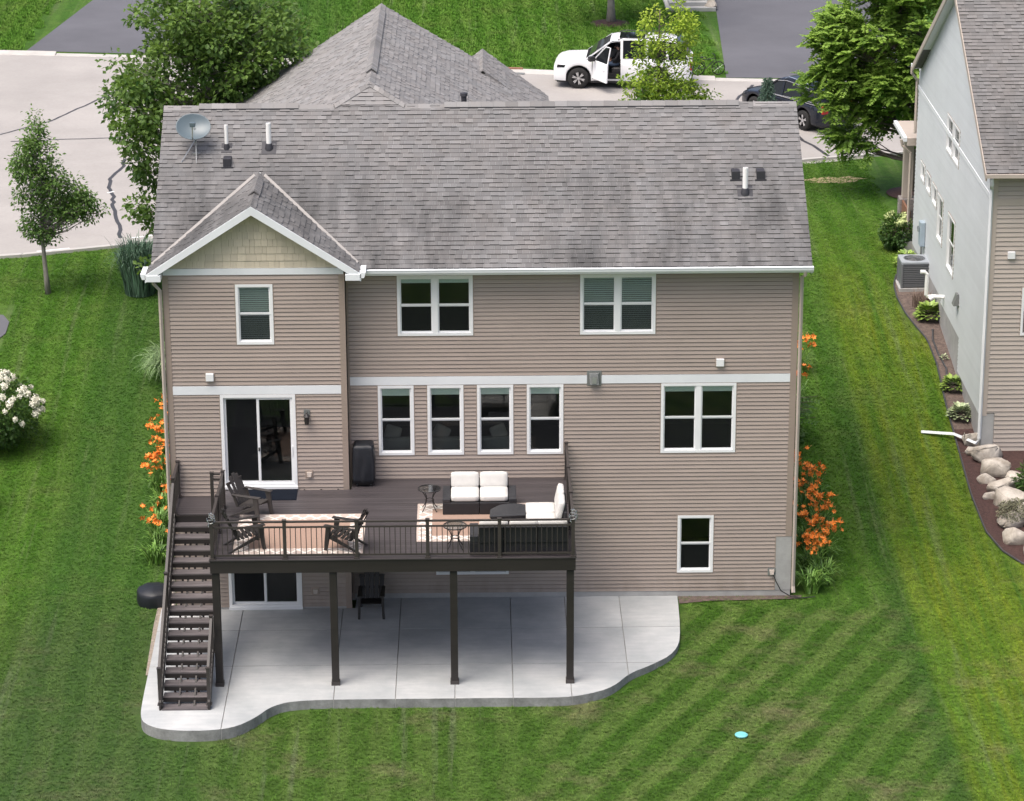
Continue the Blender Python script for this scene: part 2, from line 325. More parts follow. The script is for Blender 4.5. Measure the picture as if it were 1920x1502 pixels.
# rug: terracotta field, cream figured border (local coordinates, half sizes stored per object)
def rug_mat(name, hx, hy):
    t = NT(name); s = t.n('SeparateXYZ', {0: t.n('TexCoord').outputs['Object']}); x, y = s.outputs[0], s.outputs[1]
    dx = t.math('SUBTRACT', hx, t.math('ABSOLUTE', x)); dy = t.math('SUBTRACT', hy, t.math('ABSOLUTE', y)); d = t.math('MINIMUM', dx, dy)
    border = t.math('LESS_THAN', d, .36)
    u = t.math('ADD', x, y); v = t.math('SUBTRACT', x, y)
    g1 = t.math('ABSOLUTE', t.math('SINE', t.math('MULTIPLY', u, 9.5))); g2 = t.math('ABSOLUTE', t.math('SINE', t.math('MULTIPLY', v, 9.5)))
    pat = t.math('MAXIMUM', t.math('LESS_THAN', g1, .3), t.math('LESS_THAN', g2, .3))
    pat = t.math('MULTIPLY', pat, t.math('GREATER_THAN', d, .05))
    bc = t.mix(pat, (.46, .385, .34), (.72, .68, .62))
    n = t.noise(t.scalev(t.pos(), (9, 40, 1)), 3, 4, .7); fld = t.mix(t.ramp(n, .3, .7), (.25, .165, .125), (.37, .26, .205))
    col = t.mix(border, fld, bc); t.set(t.b.inputs['Base Color'], col); t.b.inputs['Roughness'].default_value = .95
    t.bump(t.noise(None, 200, 2), .3, .003); return t.mat
# ---------------------------------------------------------------- builders for walls, windows and roofs
M['valley'] = pm('valley_metal', (.30, .285, .27), .1, 3, .6)
M['wicker'] = pm('wicker', (.016, .016, .019), .15, 20, .5, fine=70, fvar=.4, bump=.6, stretch=(1, 1, 2.5))
M['wicker_top'] = pm('wicker_top', (.030, .031, .035), .15, 20, .45, fine=70, fvar=.3, bump=.5)
def boxf(mb, fn, u0, z0, o0, u1, z1, o1):
    mb.hexa([fn(u0, z0, o0), fn(u1, z0, o0), fn(u1, z0, o1), fn(u0, z0, o1), fn(u0, z1, o0), fn(u1, z1, o0), fn(u1, z1, o1), fn(u0, z1, o1)])
def cut(u0, u1, holes):            # u-interval minus hole intervals
    segs = [(u0, u1)]
    for a, b in holes:
        n = []
        for s, e in segs:
            if b <= s or a >= e: n.append((s, e)); continue
            if a > s: n.append((s, a))
            if b < e: n.append((b, e))
        segs = n
    return [q for q in segs if q[1]-q[0] > .01]
rng = random.Random(7)
def siding(parent, fn, u0, u1, z0, z1, holes, mat, e=.1016, ulim=None, name='siding_board', joined=False, lap=.026):
    # lap boards, one object per run; each leans out 13 mm at its butt. holes: (u0,u1,z0,z1)
    acc = MB(); z = z0; n = int(math.ceil((z1-z0)/e-1e-6))
    for i in range(n):
        za = z0+i*e; zb = min(z1, za+e)
        br = sorted({za, zb} | {h[k] for h in holes for k in (2, 3) if za+.004 < h[k] < zb-.004})
        parts = []
        for a, b in zip(br, br[1:]):
            mid = (a+b)/2; lo, hi = (u0, u1) if ulim is None else (max(u0, ulim(mid)[0]), min(u1, ulim(mid)[1]))
            if hi-lo < .02: continue
            parts.append((a, b, cut(lo, hi, [(h[0], h[1]) for h in holes if h[2] < mid < h[3]])))
        def put(mb, s, en, a, b):
            zk = za+.80*e; of = lambda z: lap-(lap-.006)*(z-za)/(.8*e) if z <= zk else .006-.022*(z-zk)/(.2*e)
            sec = [(-.03, a), (of(a), a)]+([(of(zk), zk)] if a < zk-.002 and b > zk+.002 else [])+[(of(b), b), (-.03, b)]
            mb.tone = rng.random(); mb.prism(sec, lambda u, v, w: fn(w, v, u), s, en)
        if joined:
            for a, b, sg in parts:
                for s, en in sg: put(acc, s, en, a, b)
        elif len(parts) == 1:
            runs_ = []
            for s, en in parts[0][2]:            # stock panels end to end, seams staggered by course
                while en-s > 5.2: c_ = s+rng.uniform(2.2, 3.6); runs_.append((s, c_-.001)); s = c_+.001
                runs_.append((s, en))
            for s, en in runs_:
                mb = MB(); put(mb, s, en, za, zb); mb.build(name, mat, parent)
        elif parts:
            runs = []                         # one object per run that hangs together
            for a, b, sg in parts:
                for s, en in sg:
                    hit = [r for r in runs if any(not (q[1] <= s or q[0] >= en) and (abs(q[3]-a) < 1e-6) for q in r)]
                    new = [(s, en, a, b)]
                    for r in hit: runs.remove(r); new = r+new
                    runs.append(new)
            for r in runs:
                mb = MB()
                for s, en, a, b in r: put(mb, s, en, a, b)
                mb.build(name, mat, parent)
    if joined: tag(acc.build(name, mat, parent), None, None, kind='stuff')
def backing(parent, fn, u0, u1, z0, z1, holes, mat, o=-.032, thick=.13, ulim=None):
    mb = MB(); us = sorted({u0, u1} | {h[k] for h in holes for k in (0, 1)}); zs = sorted({z0, z1} | {h[k] for h in holes for k in (2, 3)})
    for a, b in zip(us, us[1:]):
        for c, d in zip(zs, zs[1:]):
            if any(h[0]-1e-6 <= a and b <= h[1]+1e-6 and h[2]-1e-6 <= c and d <= h[3]+1e-6 for h in holes): continue
            boxf(mb, fn, a, c, o-thick, b, d, o)
    return mb.build('wall', mat, parent)
def window(parent, fn, u0, u1, z0, z1, cols=1, shade=0, blinds=False, screen=True, rail=True, frame=.065):
    w = MB()
    for a in ((u0, z0, u1, z0+frame), (u0, z1-frame, u1, z1), (u0, z0+frame, u0+frame, z1-frame), (u1-frame, z0+frame, u1, z1-frame)):
        boxf(w, fn, a[0], a[1], -.08, a[2], a[3], .032)
    win = w.build('window', M['white'], parent)
    j = MB()                                   # siding channel round the frame
    for a in ((u0-.025, z0-.025, u1+.025, z0), (u0-.025, z1, u1+.025, z1+.025), (u0-.025, z0, u0, z1), (u1, z0, u1+.025, z1)):
        boxf(j, fn, a[0], a[1], -.01, a[2], a[3], .021)
    j.build('channel', M['corner'], win)
    iu0, iu1, iz0, iz1 = u0+frame, u1-frame, z0+frame, z1-frame; mw = .13
    cw = (iu1-iu0-mw*(cols-1))/cols
    for c in range(cols):
        a = iu0+c*(cw+mw); b = a+cw
        if c:
            m = MB(); boxf(m, fn, a-mw, iz0, -.06, a, iz1, .024); m.build('mullion', M['white'], win)
        zm = (iz0+iz1)/2; sb = .032
        halves = ((iz0, zm, -.03), (zm, iz1, -.012)) if rail else ((iz0, iz1, -.02),)
        for k, (za, zb, o) in enumerate(halves):
            s = MB()
            for q in ((a, za, b, za+sb*1.2), (a, zb-sb, b, zb), (a, za+sb*1.2, a+sb, zb-sb), (b-sb, za+sb*1.2, b, zb-sb)): boxf(s, fn, q[0], q[1], o-.03, q[2], q[3], o)
            s.build('sash', M['white'], win)
            g = MB(); boxf(g, fn, a+sb, za+sb, o-.018, b-sb, zb-sb, o-.014); g.build('pane', M['glass'], win)
            if k == 0 and screen:
                g = MB(); g.face([fn(a+sb, za+sb, o-.006), fn(b-sb, za+sb, o-.006), fn(b-sb, zb-sb, o-.006), fn(a+sb, zb-sb, o-.006)]); g.build('insect_screen', M['screen'], win)
        if shade:
            g = MB(); boxf(g, fn, a+.01, iz1-shade*(iz1-iz0), -.062, b-.01, iz1-.005, -.05); g.build('shade', M['shade'], win)
        if blinds:
            n = int((iz1-iz0)/.052)
            for i in range(n):
                zc = iz0+.03+i*(iz1-iz0-.05)/(n-1); g = MB()
                g.hexa([fn(a+.01, zc-.014, -.05), fn(b-.01, zc-.014, -.05), fn(b-.01, zc-.010, -.05), fn(a+.01, zc-.010, -.05), fn(a+.01, zc+.012, -.080), fn(b-.01, zc+.012, -.080), fn(b-.01, zc+.016, -.080), fn(a+.01, zc+.016, -.080)])
                g.build('blind_slat', M['blind'], win)
    return win
def patio_door(parent, fn, u0, u1, z0, z1):
    w = MB(); fr = .075
    for a in ((u0, z0, u1, z0+.11), (u0, z1-fr, u1, z1), (u0, z0+.11, u0+fr, z1-fr), (u1-fr, z0+.11, u1, z1-fr)): boxf(w, fn, a[0], a[1], -.09, a[2], a[3], .035)
    d = w.build('patio_door', M['white'], parent)
    s = MB(); boxf(s, fn, u0-.01, z0-.012, .036, u1+.01, z0+.05, .075); s.build('sill', M['white'], d)
    j = MB()
    for a in ((u0-.025, z1, u1+.025, z1+.025), (u0-.025, z0, u0, z1), (u1, z0, u1+.025, z1)): boxf(j, fn, a[0], a[1], -.01, a[2], a[3], .021)
    j.build('channel', M['corner'], d)
    um = (u0+u1)/2
    for a, b, o in ((u0+fr, um+.035, -.045), (um-.035, u1-fr, 0)):
        za, zb = z0+.11, z1-fr; s = MB(); sb = .06
        for q in ((a, za, b, za+sb), (a, zb-sb, b, zb), (a, za+sb, a+sb, zb-sb), (b-sb, za+sb, b, zb-sb)): boxf(s, fn, q[0], q[1], o-.035, q[2], q[3], o)
        s.build('door_panel', M['white'], d)
        g = MB(); boxf(g, fn, a+sb, za+sb, o-.02, b-sb, zb-sb, o-.015); g.build('pane', M['glass'], d)
    g = MB(); g.face([fn(u0+fr+.06, z0+.17, -.035), fn(um-.03, z0+.17, -.035), fn(um-.03, z1-fr-.06, -.035), fn(u0+fr+.06, z1-fr-.06, -.035)]); g.build('insect_screen', M['screen'], d)
    h = MB(); zc = z0+.95; boxf(h, fn, u1-fr-.045, zc-.12, .001, u1-fr-.015, zc+.12, .035); h.build('handle', M['white'], d, bevel=.006)
    h = MB(); boxf(h, fn, um-.02, zc-.0, .001, um+.015, zc+.09, .02); h.build('latch', M['black_metal'], d)
    return d
def shingles(parent, org, ud, vd, vmax, ulim, mat, e=.143, single=0, name='shingle', avoid=None):
    # courses of laminated tabs. org: point at eave; ud along the eave, vd up the slope; ulim(v)->(u0,u1)
    org, ud, vd = Vector(org), Vector(ud).normalized(), Vector(vd).normalized(); nn = ud.cross(vd)
    if nn.z < 0: nn = -nn
    acc = MB(); cnt = 0; n = int(math.ceil(vmax/e))
    for i in range(n):
        v0 = i*e; v1 = min(vmax, v0+e)
        if v1-v0 < .01: continue
        a0, b0 = ulim(v0); a1, b1 = ulim(v1)
        u = min(a0, a1)-rng.random()*.25; end = max(b0, b1)
        while u < end-1e-4:
            w = rng.choice((.11, .14, .17, .20, .25)); ue = min(u+w, end)
            p0, p1 = max(u, a0), min(ue, b0); q0, q1 = max(u, a1), min(ue, b1)
            if p1 > p0+1e-3 or q1 > q0+1e-3:
                if p1 <= p0: p0 = p1 = min(max((u+ue)/2, a0), b0)
                if q1 <= q0: q0 = q1 = min(max((u+ue)/2, a1), b1)
                hi = rng.random() < .5; th = .027 if hi else .012
                tone = min(1, max(0, rng.gauss(.60 if hi else .44, .14)))
                g = .0015
                B = lambda uu, vv, o: org+ud*uu+vd*vv+nn*o
                t0, t1 = th, (.003 if hi else .002)
                dv = -.012*rng.random() if hi else 0
                P = [B(p0+g, v0+dv, t0), B(p1-g, v0+dv, t0), B(q1-g, v1+.01, t1), B(q0+g, v1+.01, t1), B(p0+g, v0+dv, -.01), B(p1-g, v0+dv, -.01), B(q1-g, v1+.01, -.01), B(q0+g, v1+.01, -.01)]
                mb = acc
                ind = cnt < single
                if ind: mb = MB()
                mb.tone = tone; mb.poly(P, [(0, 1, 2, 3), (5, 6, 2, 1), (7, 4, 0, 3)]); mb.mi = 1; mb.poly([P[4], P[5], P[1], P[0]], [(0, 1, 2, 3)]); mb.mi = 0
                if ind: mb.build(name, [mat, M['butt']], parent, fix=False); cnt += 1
            u = ue
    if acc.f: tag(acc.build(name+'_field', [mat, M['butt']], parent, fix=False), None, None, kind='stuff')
def slab(parent, name, pts, thick, mat):          # solid under a roof plane; pts ccw seen from above
    n = (Vector(pts[1])-Vector(pts[0])).cross(Vector(pts[2])-Vector(pts[0])).normalized()
    if n.z < 0: n = -n
    mb = MB(); k = len(pts); lo = [Vector(p)-n*thick for p in pts]; tp = [Vector(p)-n*.012 for p in pts]
    mb.poly([*tp, *lo], [tuple(range(k)), tuple(range(k, 2*k))[::-1]]+[(i, (i+1) % k, k+(i+1) % k, k+i) for i in range(k)])
    return mb.build(name, mat, parent)
def ridge_caps(parent, a, b, dl, dr, mat, step=.30, lift=.012, half=.15, name='ridge_cap'):
    # a->b; dl, dr: unit vectors down each side
    a, b = Vector(a), Vector(b); d = (b-a); L = d.length; d.normalize(); dl, dr = Vector(dl).normalized(), Vector(dr).normalized(); n = int(L/step)
    for i in range(n):
        s0 = a+d*(i*L/n); s1 = a+d*((i+1)*L/n-.003); mb = MB(); mb.tone = min(1, max(0, rng.gauss(.6, .2))); u = Vector((0, 0, 1))
        l0, l1 = u*(lift+.014), u*(lift+.006)
        P = [s0+l0, s1+l1, s1+dl*half+l1*.7, s0+dl*half+l0*.7, s1+dr*half+l1*.7, s0+dr*half+l0*.7]
        k = len(P); P += [p-u*.03 for p in P]
        mb.poly(P, [(0, 1, 2, 3), (1, 0, 5, 4), (3, 2, 8, 9), (4, 5, 11, 10), (0, 3, 9, 6), (5, 0, 6, 11), (2, 1, 7, 8), (1, 4, 10, 7)])
        mb.build(name, mat, parent)
# ---------------------------------------------------------------- the house
W, ZE, ZR, YR = 15.17, 8.657, 11.596, 4.05
BX, BP = 4.282, .607
house = thing('house', 'tan vinyl-sided two-storey house with grey shingle roof and walkout basement', 'house')
fm = lambda u, z, o: (u, -o, z)            # main rear wall
fb = lambda u, z, o: (u, -BP-o, z)         # bay wall
Hm = [(5.53, 7.35, 6.85, 8.36), (9.93, 11.75, 6.85, 8.36), (5.02, 5.89, 3.79, 5.585), (6.22, 7.10, 3.79, 5.585), (7.43, 8.31, 3.79, 5.585), (8.64, 9.53, 3.79, 5.585), (11.91, 13.74, 3.79, 5.585), (12.36, 13.25, .62, 2.14), (6.38, 8.18, .62, 2.14)]
Hb = [(1.70, 2.59, 6.86, 8.36), (1.24, 3.05, 3.19, 5.59), (1.28, 3.08, .005, 2.40)]
band = (5.60, 5.81)
fr = lambda u, z, o: (W+o, u, z); fl = lambda u, z, o: (-o, u, z)
rw = thing('rear_wall', None, None); rw.parent = house
bw = thing('bay_wall', None, None); bw.parent = house
backing(house, fm, BX, W-.02, -.3, 8.75, Hm, M['interior'])
backing(house, fb, 0.02, BX-.02, -.3, 8.75, Hb, M['interior'])
bh = lambda H: [(a-.02, b+.02, c-.02, d+.02) for a, b, c, d in H]
siding(rw, fm, BX+.02, W-.13, .13, 8.62, bh(Hm)+[(BX, W, *band), (14.81, W, 0, 1.56)], M['siding'])
siding(bw, fb, .12, BX-.12, .05, 8.60, bh(Hb)+[(0, BX, *band)], M['siding'])
def part(name, mat, parent, *boxes, bevel=0, fn=None):
    mb = MB()
    for b in boxes:
        if fn: boxf(mb, fn, *b)
        else: mb.box(*b)
    return mb.build(name, mat, parent, bevel=bevel)
part('trim_band', M['white_t'], house, (BX+.02, band[0], -.01, W-.13, band[1], .03), fn=fm)
part('trim_band', M['white_t'], house, (.12, band[0], -.01, BX-.12, band[1], .03), fn=fb)
part('corner_board', M['corner'], house, (W-.13, 1.56, -.03, W+.025, 8.66, .028), fn=fm)
part('corner_board', M['corner'], house, (-.025, 0, -.03, .12, 8.62, .028), fn=fb)
part('corner_board', M['corner'], house, (BX-.12, 0, -.03, BX+.022, 8.62, .028), fn=fb)
part('corner_board', M['corner'], house, (BX+.024, -.06, 0.02, BX+.07, -.02, 8.62))
# foundation, its step at the right corner, side walls
part('foundation', M['concrete_w'], house, (BX, -.6, -.12, W+.02, .13, .012), fn=fm)
part('foundation', M['concrete_w'], house, (-.0, -.6, -.12, BX, .05, .012), fn=fb)
part('foundation_step', M['concrete_w'], house, (14.81, .131, -.14, W+.03, 1.555, .022), fn=fm)
part('flashing', M['corner'], house, (14.785, .131, -.01, 14.808, 1.58, .026), (14.808, 1.557, -.01, W-.001, 1.58, .026), fn=fm)
for sgn, fn_, y0 in ((1, fr, 0.03), (-1, fl, -BP+.03)):
    backing(house, fn_, y0+.1, 8.1, -.3, 8.7, [], M['interior'])
    siding(house, fn_, y0, 8.1, 1.2, 8.62, [], M['siding'], joined=True)
    part('foundation', M['concrete_w'], house, (y0, -.6, -.12, 8.1, 1.2, .012), fn=fn_)
part('bay_return', M['siding'], house, (BX-.02, -BP+.03, 0, BX-.001, 0, 8.62))
part('front_wall', M['siding'], house, (0, 8.1, 1, W, 8.22, 8.7))
# rooms behind the glass
for z in (.0, 3.17, 5.72, 8.7):
    part('floor', M['interior'], house, (.02, -BP+.17, z-.2, BX-.03, 0.16, z-.02), (.03, .162, z-.2, W-.17, 7.9, z-.02))
part('partition', M['interior'], house, (.2, 3.9, 0, W-.2, 4.0, 8.5)); part('partition', M['interior'], house, (4.6, .2, 5.75, 4.7, 3.88, 8.5), (9.75, .2, 0, 9.85, 3.88, 8.5))
# windows
window(house, fm, *Hm[0], cols=2, shade=.10); window(house, fm, *Hm[1], cols=2, blinds=True)
for i, h in enumerate(Hm[2:6]): window(house, fm, *h, shade=.12 if i else .13)
window(house, fm, *Hm[6], cols=2, shade=.10); window(house, fm, *Hm[7]); window(house, fm, *Hm[8], cols=2)
window(house, fb, *Hb[0], blinds=True)
patio_door(house, fb, *Hb[1]); patio_door(house, fb, *Hb[2])
# roof: main rear slope, hidden front slope, bay gable, front wing
ov = .30; s_m = (ZR-ZE)/(YR+.42); XL, XRr = -.31, W+.29
vdm = Vector((0, 1, s_m)); Lm = math.hypot(YR+.42, ZR-ZE)
bs = (10.36-8.67)/(4.75-2.165); RXb, RZb, YF = 2.165, 10.36, -.96     # bay ridge and pitch
ztop = lambda x, y: RZb-abs(x-RXb)*bs
roof = thing('roof', None, None); roof.parent = house
# main slope u-limits: u = x-XL ; bay roof covers part of the low slope -> skip tabs fully under it by splitting in two runs
def valley_x(v, side):            # x where bay roof meets main plane at slope distance v
    z = ZE+v/Lm*(ZR-ZE); dz = RZb-z
    return RXb+side*max(0, dz)/bs
vj = (RZb-ZE)/(ZR-ZE)*Lm
def lim_right(v): return ((valley_x(v, 1)-XL) if v < vj else 0+RXb-XL, XRr-XL)
def lim_left(v): return (0, max(0, valley_x(v, -1)-XL) if v < vj else RXb-XL)
shingles(roof, (XL, -.42, ZE), (1, 0, 0), vdm, Lm-.02, lim_right, M['shingle'], single=240)
shingles(roof, (XL, -.42, ZE), (1, 0, 0), vdm, Lm-.02, lim_left, M['shingle'], single=0)
slab(roof, 'roof_deck', [(XL+.01, -.41, ZE), (XRr-.01, -.41, ZE), (XRr-.01, YR, ZR), (XL+.01, YR, ZR)], .10, M['white_t'])
slab(roof, 'roof_deck', [(XL, YR, ZR), (XRr, YR, ZR), (XRr, 2*YR+.42, ZE), (XL, 2*YR+.42, ZE)], .12, M['shingle'])
# ridge with two raised vents
dn, df = (0, -1, -s_m), (0, 1, -s_m)
for a, b, lift in ((XL, .57, .012), (.57, 3.05, .06), (3.05, 3.92, .012), (5.70, 6.67, .012), (6.67, 14.02, .06), (14.02, XRr, .012)):
    ridge_caps(roof, (a, YR, ZR), (b, YR, ZR), dn, df, M['shingle_f'], lift=lift)
for a, b in ((.58, 3.04), (6.68, 14.01)):
    mb = MB(); mb.poly([(a, YR, ZR+.05), (b, YR, ZR+.05), (b, YR-.13, ZR-.13*s_m+.045), (a, YR-.13, ZR-.13*s_m+.045), (a, YR+.13, ZR-.13*s_m+.045), (b, YR+.13, ZR-.13*s_m+.045)] + [(a, YR-.13, ZR-.13*s_m-.0), (b, YR-.13, ZR-.13*s_m-.0)], [(0, 1, 2, 3), (1, 0, 4, 5), (3, 2, 7, 6)])
    mb.build('ridge_vent', M['boot'], roof)
# front wing whose ridge stands above the main ridge
AX, AY, AZ, FY = 4.80, 4.69, 12.02, 14.72
FL, FR = (.47, FY, 9.16), (9.56, FY, 9.17)
sl, sr_ = (AZ-FL[2])/(AX-FL[0]), (AZ-FR[2])/(FR[0]-AX)
# triangular continuation of the rear slope up to the wing ridge
hx = (AZ-ZR)/((AZ-ZR)) 
shingles(roof, (3.92, YR, ZR), (1, 0, 0), (0, AY-YR, AZ-ZR), math.hypot(AY-YR, AZ-ZR), lambda v: (v/math.hypot(AY-YR, AZ-ZR)*(AX-3.92), 1.78-v/math.hypot(AY-YR, AZ-ZR)*(5.70-AX)), M['shingle_f'])
mb = MB(); mb.face([(3.92, YR, ZR-.01), (5.70, YR, ZR-.01), (AX, AY, AZ-.012)]); mb.build('roof_deck', M['shingle_f'], roof)
ridge_caps(roof, (3.92, YR, ZR+.01), (AX, AY, AZ+.01), (.3, -.9, -.5), (-.6, .5, -.6), M['shingle_f'], step=.16, half=.14)
ridge_caps(roof, (5.70, YR, ZR+.01), (AX, AY, AZ+.01), (-.3, -.9, -.5), (.6, .5, -.6), M['shingle_f'], step=.16, half=.14)
def wing_side(P_low, sgn, s):       # slope of the wing: ridge along Y, courses parallel to it
    low = Vector((P_low[0], 0, P_low[2])); L = math.hypot(P_low[0]-AX, AZ-P_low[2]); vd = Vector((AX-P_low[0], 0, AZ-P_low[2]))
    y_at = lambda v: AY-.1-(1-v/L)*1.0
    org = (P_low[0], 0, P_low[2])
    if sgn > 0: shingles(roof, org, (0, 1, 0), vd, L, lambda v: (y_at(v), FY), M['shingle_f'])
    else: shingles(roof, org, (0, 1, 0), vd, L, lambda v: (y_at(v), FY), M['shingle_f'])
    q = [(P_low[0], 3.7, P_low[2]), (P_low[0], FY, P_low[2]), (AX, FY, AZ), (AX, AY, AZ)]
    slab(roof, 'roof_deck', q, .12, M['shingle_f'])
wing_side(FL, -1, sl); wing_side(FR, 1, sr_)
ridge_caps(roof, (AX, AY, AZ+.005), (AX, FY+.05, AZ+.005), (-1, 0, -sl), (1, 0, -sr_), M['shingle_f'], step=.2)
ridge_caps(roof, (AX, 6.0, AZ+.03), (AX, FY-.9, AZ+.03), (-1, 0, -sl), (1, 0, -sr_), M['shingle_f'], step=.2, lift=.05, half=.17)
part('wing_wall', M['siding'], house, (.8, 8.23, 2.3, 9.2, FY-.4, 9.1))
mb = MB(); mb.poly([(.9, FY-.4, 9.1), (9.2, FY-.4, 9.1), (AX, FY-.4, AZ-.2), (.9, FY-.3, 9.1), (9.2, FY-.3, 9.1), (AX, FY-.3, AZ-.2)], [(0, 1, 2), (3, 4, 5), (0, 1, 4, 3), (1, 2, 5, 4), (2, 0, 3, 5)]); mb.build('gable_wall', M['siding'], house)
# small front gable showing over the wing's right slope
gx, gz = 7.66, 10.42
for sg in (-1, 1):
    L = math.hypot(1.9, 1.4); vd = Vector((-sg*1.9, 0, 1.4))
    shingles(roof, (gx+sg*1.9, 0, gz-1.4), (0, 1, 0), vd, L, lambda v: (FY-1.5, FY+1.3), M['shingle_f'])
    slab(roof, 'roof_deck', [(gx+sg*1.9, FY-1.5, gz-1.4), (gx+sg*1.9, FY+1.3, gz-1.4), (gx, FY+1.3, gz), (gx, FY-1.5, gz)], .12, M['shingle_f'])
ridge_caps(roof, (gx, FY-1.4, gz+.01), (gx, FY+1.3, gz+.01), (-1, 0, -.74), (1, 0, -.74), M['shingle_f'], step=.2)
part('wing_wall', M['siding'], house, (6.0, FY-.39, 2.3, 9.3, FY+1.0, 8.75))
# bay gable roof
Lb = math.hypot(2.5, 2.5*bs)
for sg in (-1, 1):
    ex = RXb+sg*2.5; ez = RZb-2.5*bs; vd = Vector((-sg*2.5, 0, 2.5*bs))
    def ylim(v, sg=sg):      # from front overhang back to the valley with the main plane
        z = ez+v/Lb*(RZb-ez); y = -.42+(z-ZE)/s_m
        return (YF+.02, max(YF+.06, y))
    shingles(roof, (ex, 0, ez), (0, 1, 0), vd, Lb, ylim, M['shingle'])
    y0 = -.42+(ez-ZE)/s_m; yr = -.42+(RZb-ZE)/s_m
    slab(roof, 'roof_deck', [(ex, YF+.02, ez), (ex, max(y0, YF+.05), ez), (RXb, yr, RZb), (RXb, YF+.02, RZb)], .10, M['white_t'])
    mb = MB()                  # valley flashing strip
    a, b = Vector((ex-sg*.05, y0+.02, ez+.06)), Vector((RXb+sg*.12, yr-.08, RZb-.02)); wv = Vector((sg*.02, .03, .018))
    mb.poly([a-wv, a+wv, b+wv, b-wv, a-wv-Vector((0, 0, .06)), a+wv-Vector((0, 0, .06)), b+wv-Vector((0, 0, .06)), b-wv-Vector((0, 0, .06))], [(0, 1, 2, 3), (0, 3, 7, 4), (1, 2, 6, 5), (0, 1, 5, 4), (2, 3, 7, 6)]); mb.build('valley_flashing', M['valley'], roof)
    mb = MB(); d = Vector((sg*2.55, 0, -2.55*bs))     # rake board and soffit
    p0 = Vector((RXb, YF-.02, RZb-.0)); p1 = p0+d; dn_ = Vector((0, 0, -.21))
    mb.poly([p0, p1, p1+dn_*.86, p0+dn_, p0+Vector((0, .04, 0)), p1+Vector((0, .04, 0)), p1+dn_*.86+Vector((0, .04, 0)), p0+dn_+Vector((0, .04, 0))], [(0, 1, 2, 3), (4, 7, 6, 5), (0, 4, 5, 1), (3, 2, 6, 7), (1, 5, 6, 2)]); mb.build('rake_board', M['white_t'], house)
    mb = MB(); u_ = Vector((0, 0, -.17)); mb.poly([p0+u_+Vector((0, .04, 0)), p1+u_+Vector((0, .04, 0)), p1+u_+Vector((0, .36, 0)), p0+u_+Vector((0, .36, 0))], [(0, 1, 2, 3)]); mb.build('soffit', M['white_t'], house)
    xa, xb = sorted((ex+sg*.03, RXb+sg*2.18)); part('eave_return', M['white_t'], house, (xa, YF-.035, ez-.19, xb, -BP-.03, ez-.03), bevel=.008)
    xg = ex+sg*.09; mb = MB(); mb.prism([(-.055, -.10), (.03, -.10), (.065, .0), (.065, .03), (-.055, .03)], lambda u, v, w: (xg+sg*u, w, ez-.03+v), YF-.02, max(y0, -.4)); mb.build('gutter', M['white_t'], house)
ridge_caps(roof, (RXb, YF, RZb), (RXb, -.42+(RZb-ZE)/s_m-.03, RZb), (-1, 0, -bs), (1, 0, -bs), M['shingle'], step=.14, half=.14)
ridge_caps(roof, (RXb, .2, RZb+.02), (RXb, 1.55, RZb+.02), (-1, 0, -bs), (1, 0, -bs), M['shingle'], step=.14, lift=.05, half=.17)
# gable shakes
mb = MB(); mb.poly([(.06, -BP+.02, 8.6), (BX-.06, -BP+.02, 8.6), (RXb, -BP+.02, RZb-.18), (.06, -BP+.1, 8.6), (BX-.06, -BP+.1, 8.6), (RXb, -BP+.1, RZb-.18)], [(0, 1, 2), (3, 5, 4)]); mb.build('gable_wall', M['shake'], house)
z = 8.76
while z < RZb-.25:
    hw = (RZb-.14-z)/bs; hw2 = (RZb-.14-min(z+.178, RZb-.15))/bs; u = RXb-hw-.1*rng.random()
    while u < RXb+hw:
        w_ = rng.uniform(.10, .24); a, b = max(u, RXb-hw), min(u+w_, RXb+hw); a2, b2 = max(u, RXb-hw2), min(u+w_, RXb+hw2)
        if b-a > .015:
            if b2 <= a2: a2 = b2 = (a if a > RXb else b)
            mb = MB(); mb.tone = rng.random(); g = .002; o = .018+.004*rng.random()
            mb.hexa([fb(a+g, z, -.02), fb(b-g, z, -.02), fb(b-g, z, o), fb(a+g, z, o), fb(a2+g, z+.178, -.02), fb(b2-g, z+.178, -.02), fb(b2-g, z+.178, .004), fb(a2+g, z+.178, .004)]); mb.build('shake', M['shake'], house)
        u += w_
    z += .178
part('frieze_board', M['white_t'], house, (.0, 8.60, -.01, BX, 8.755, .034), fn=fb)
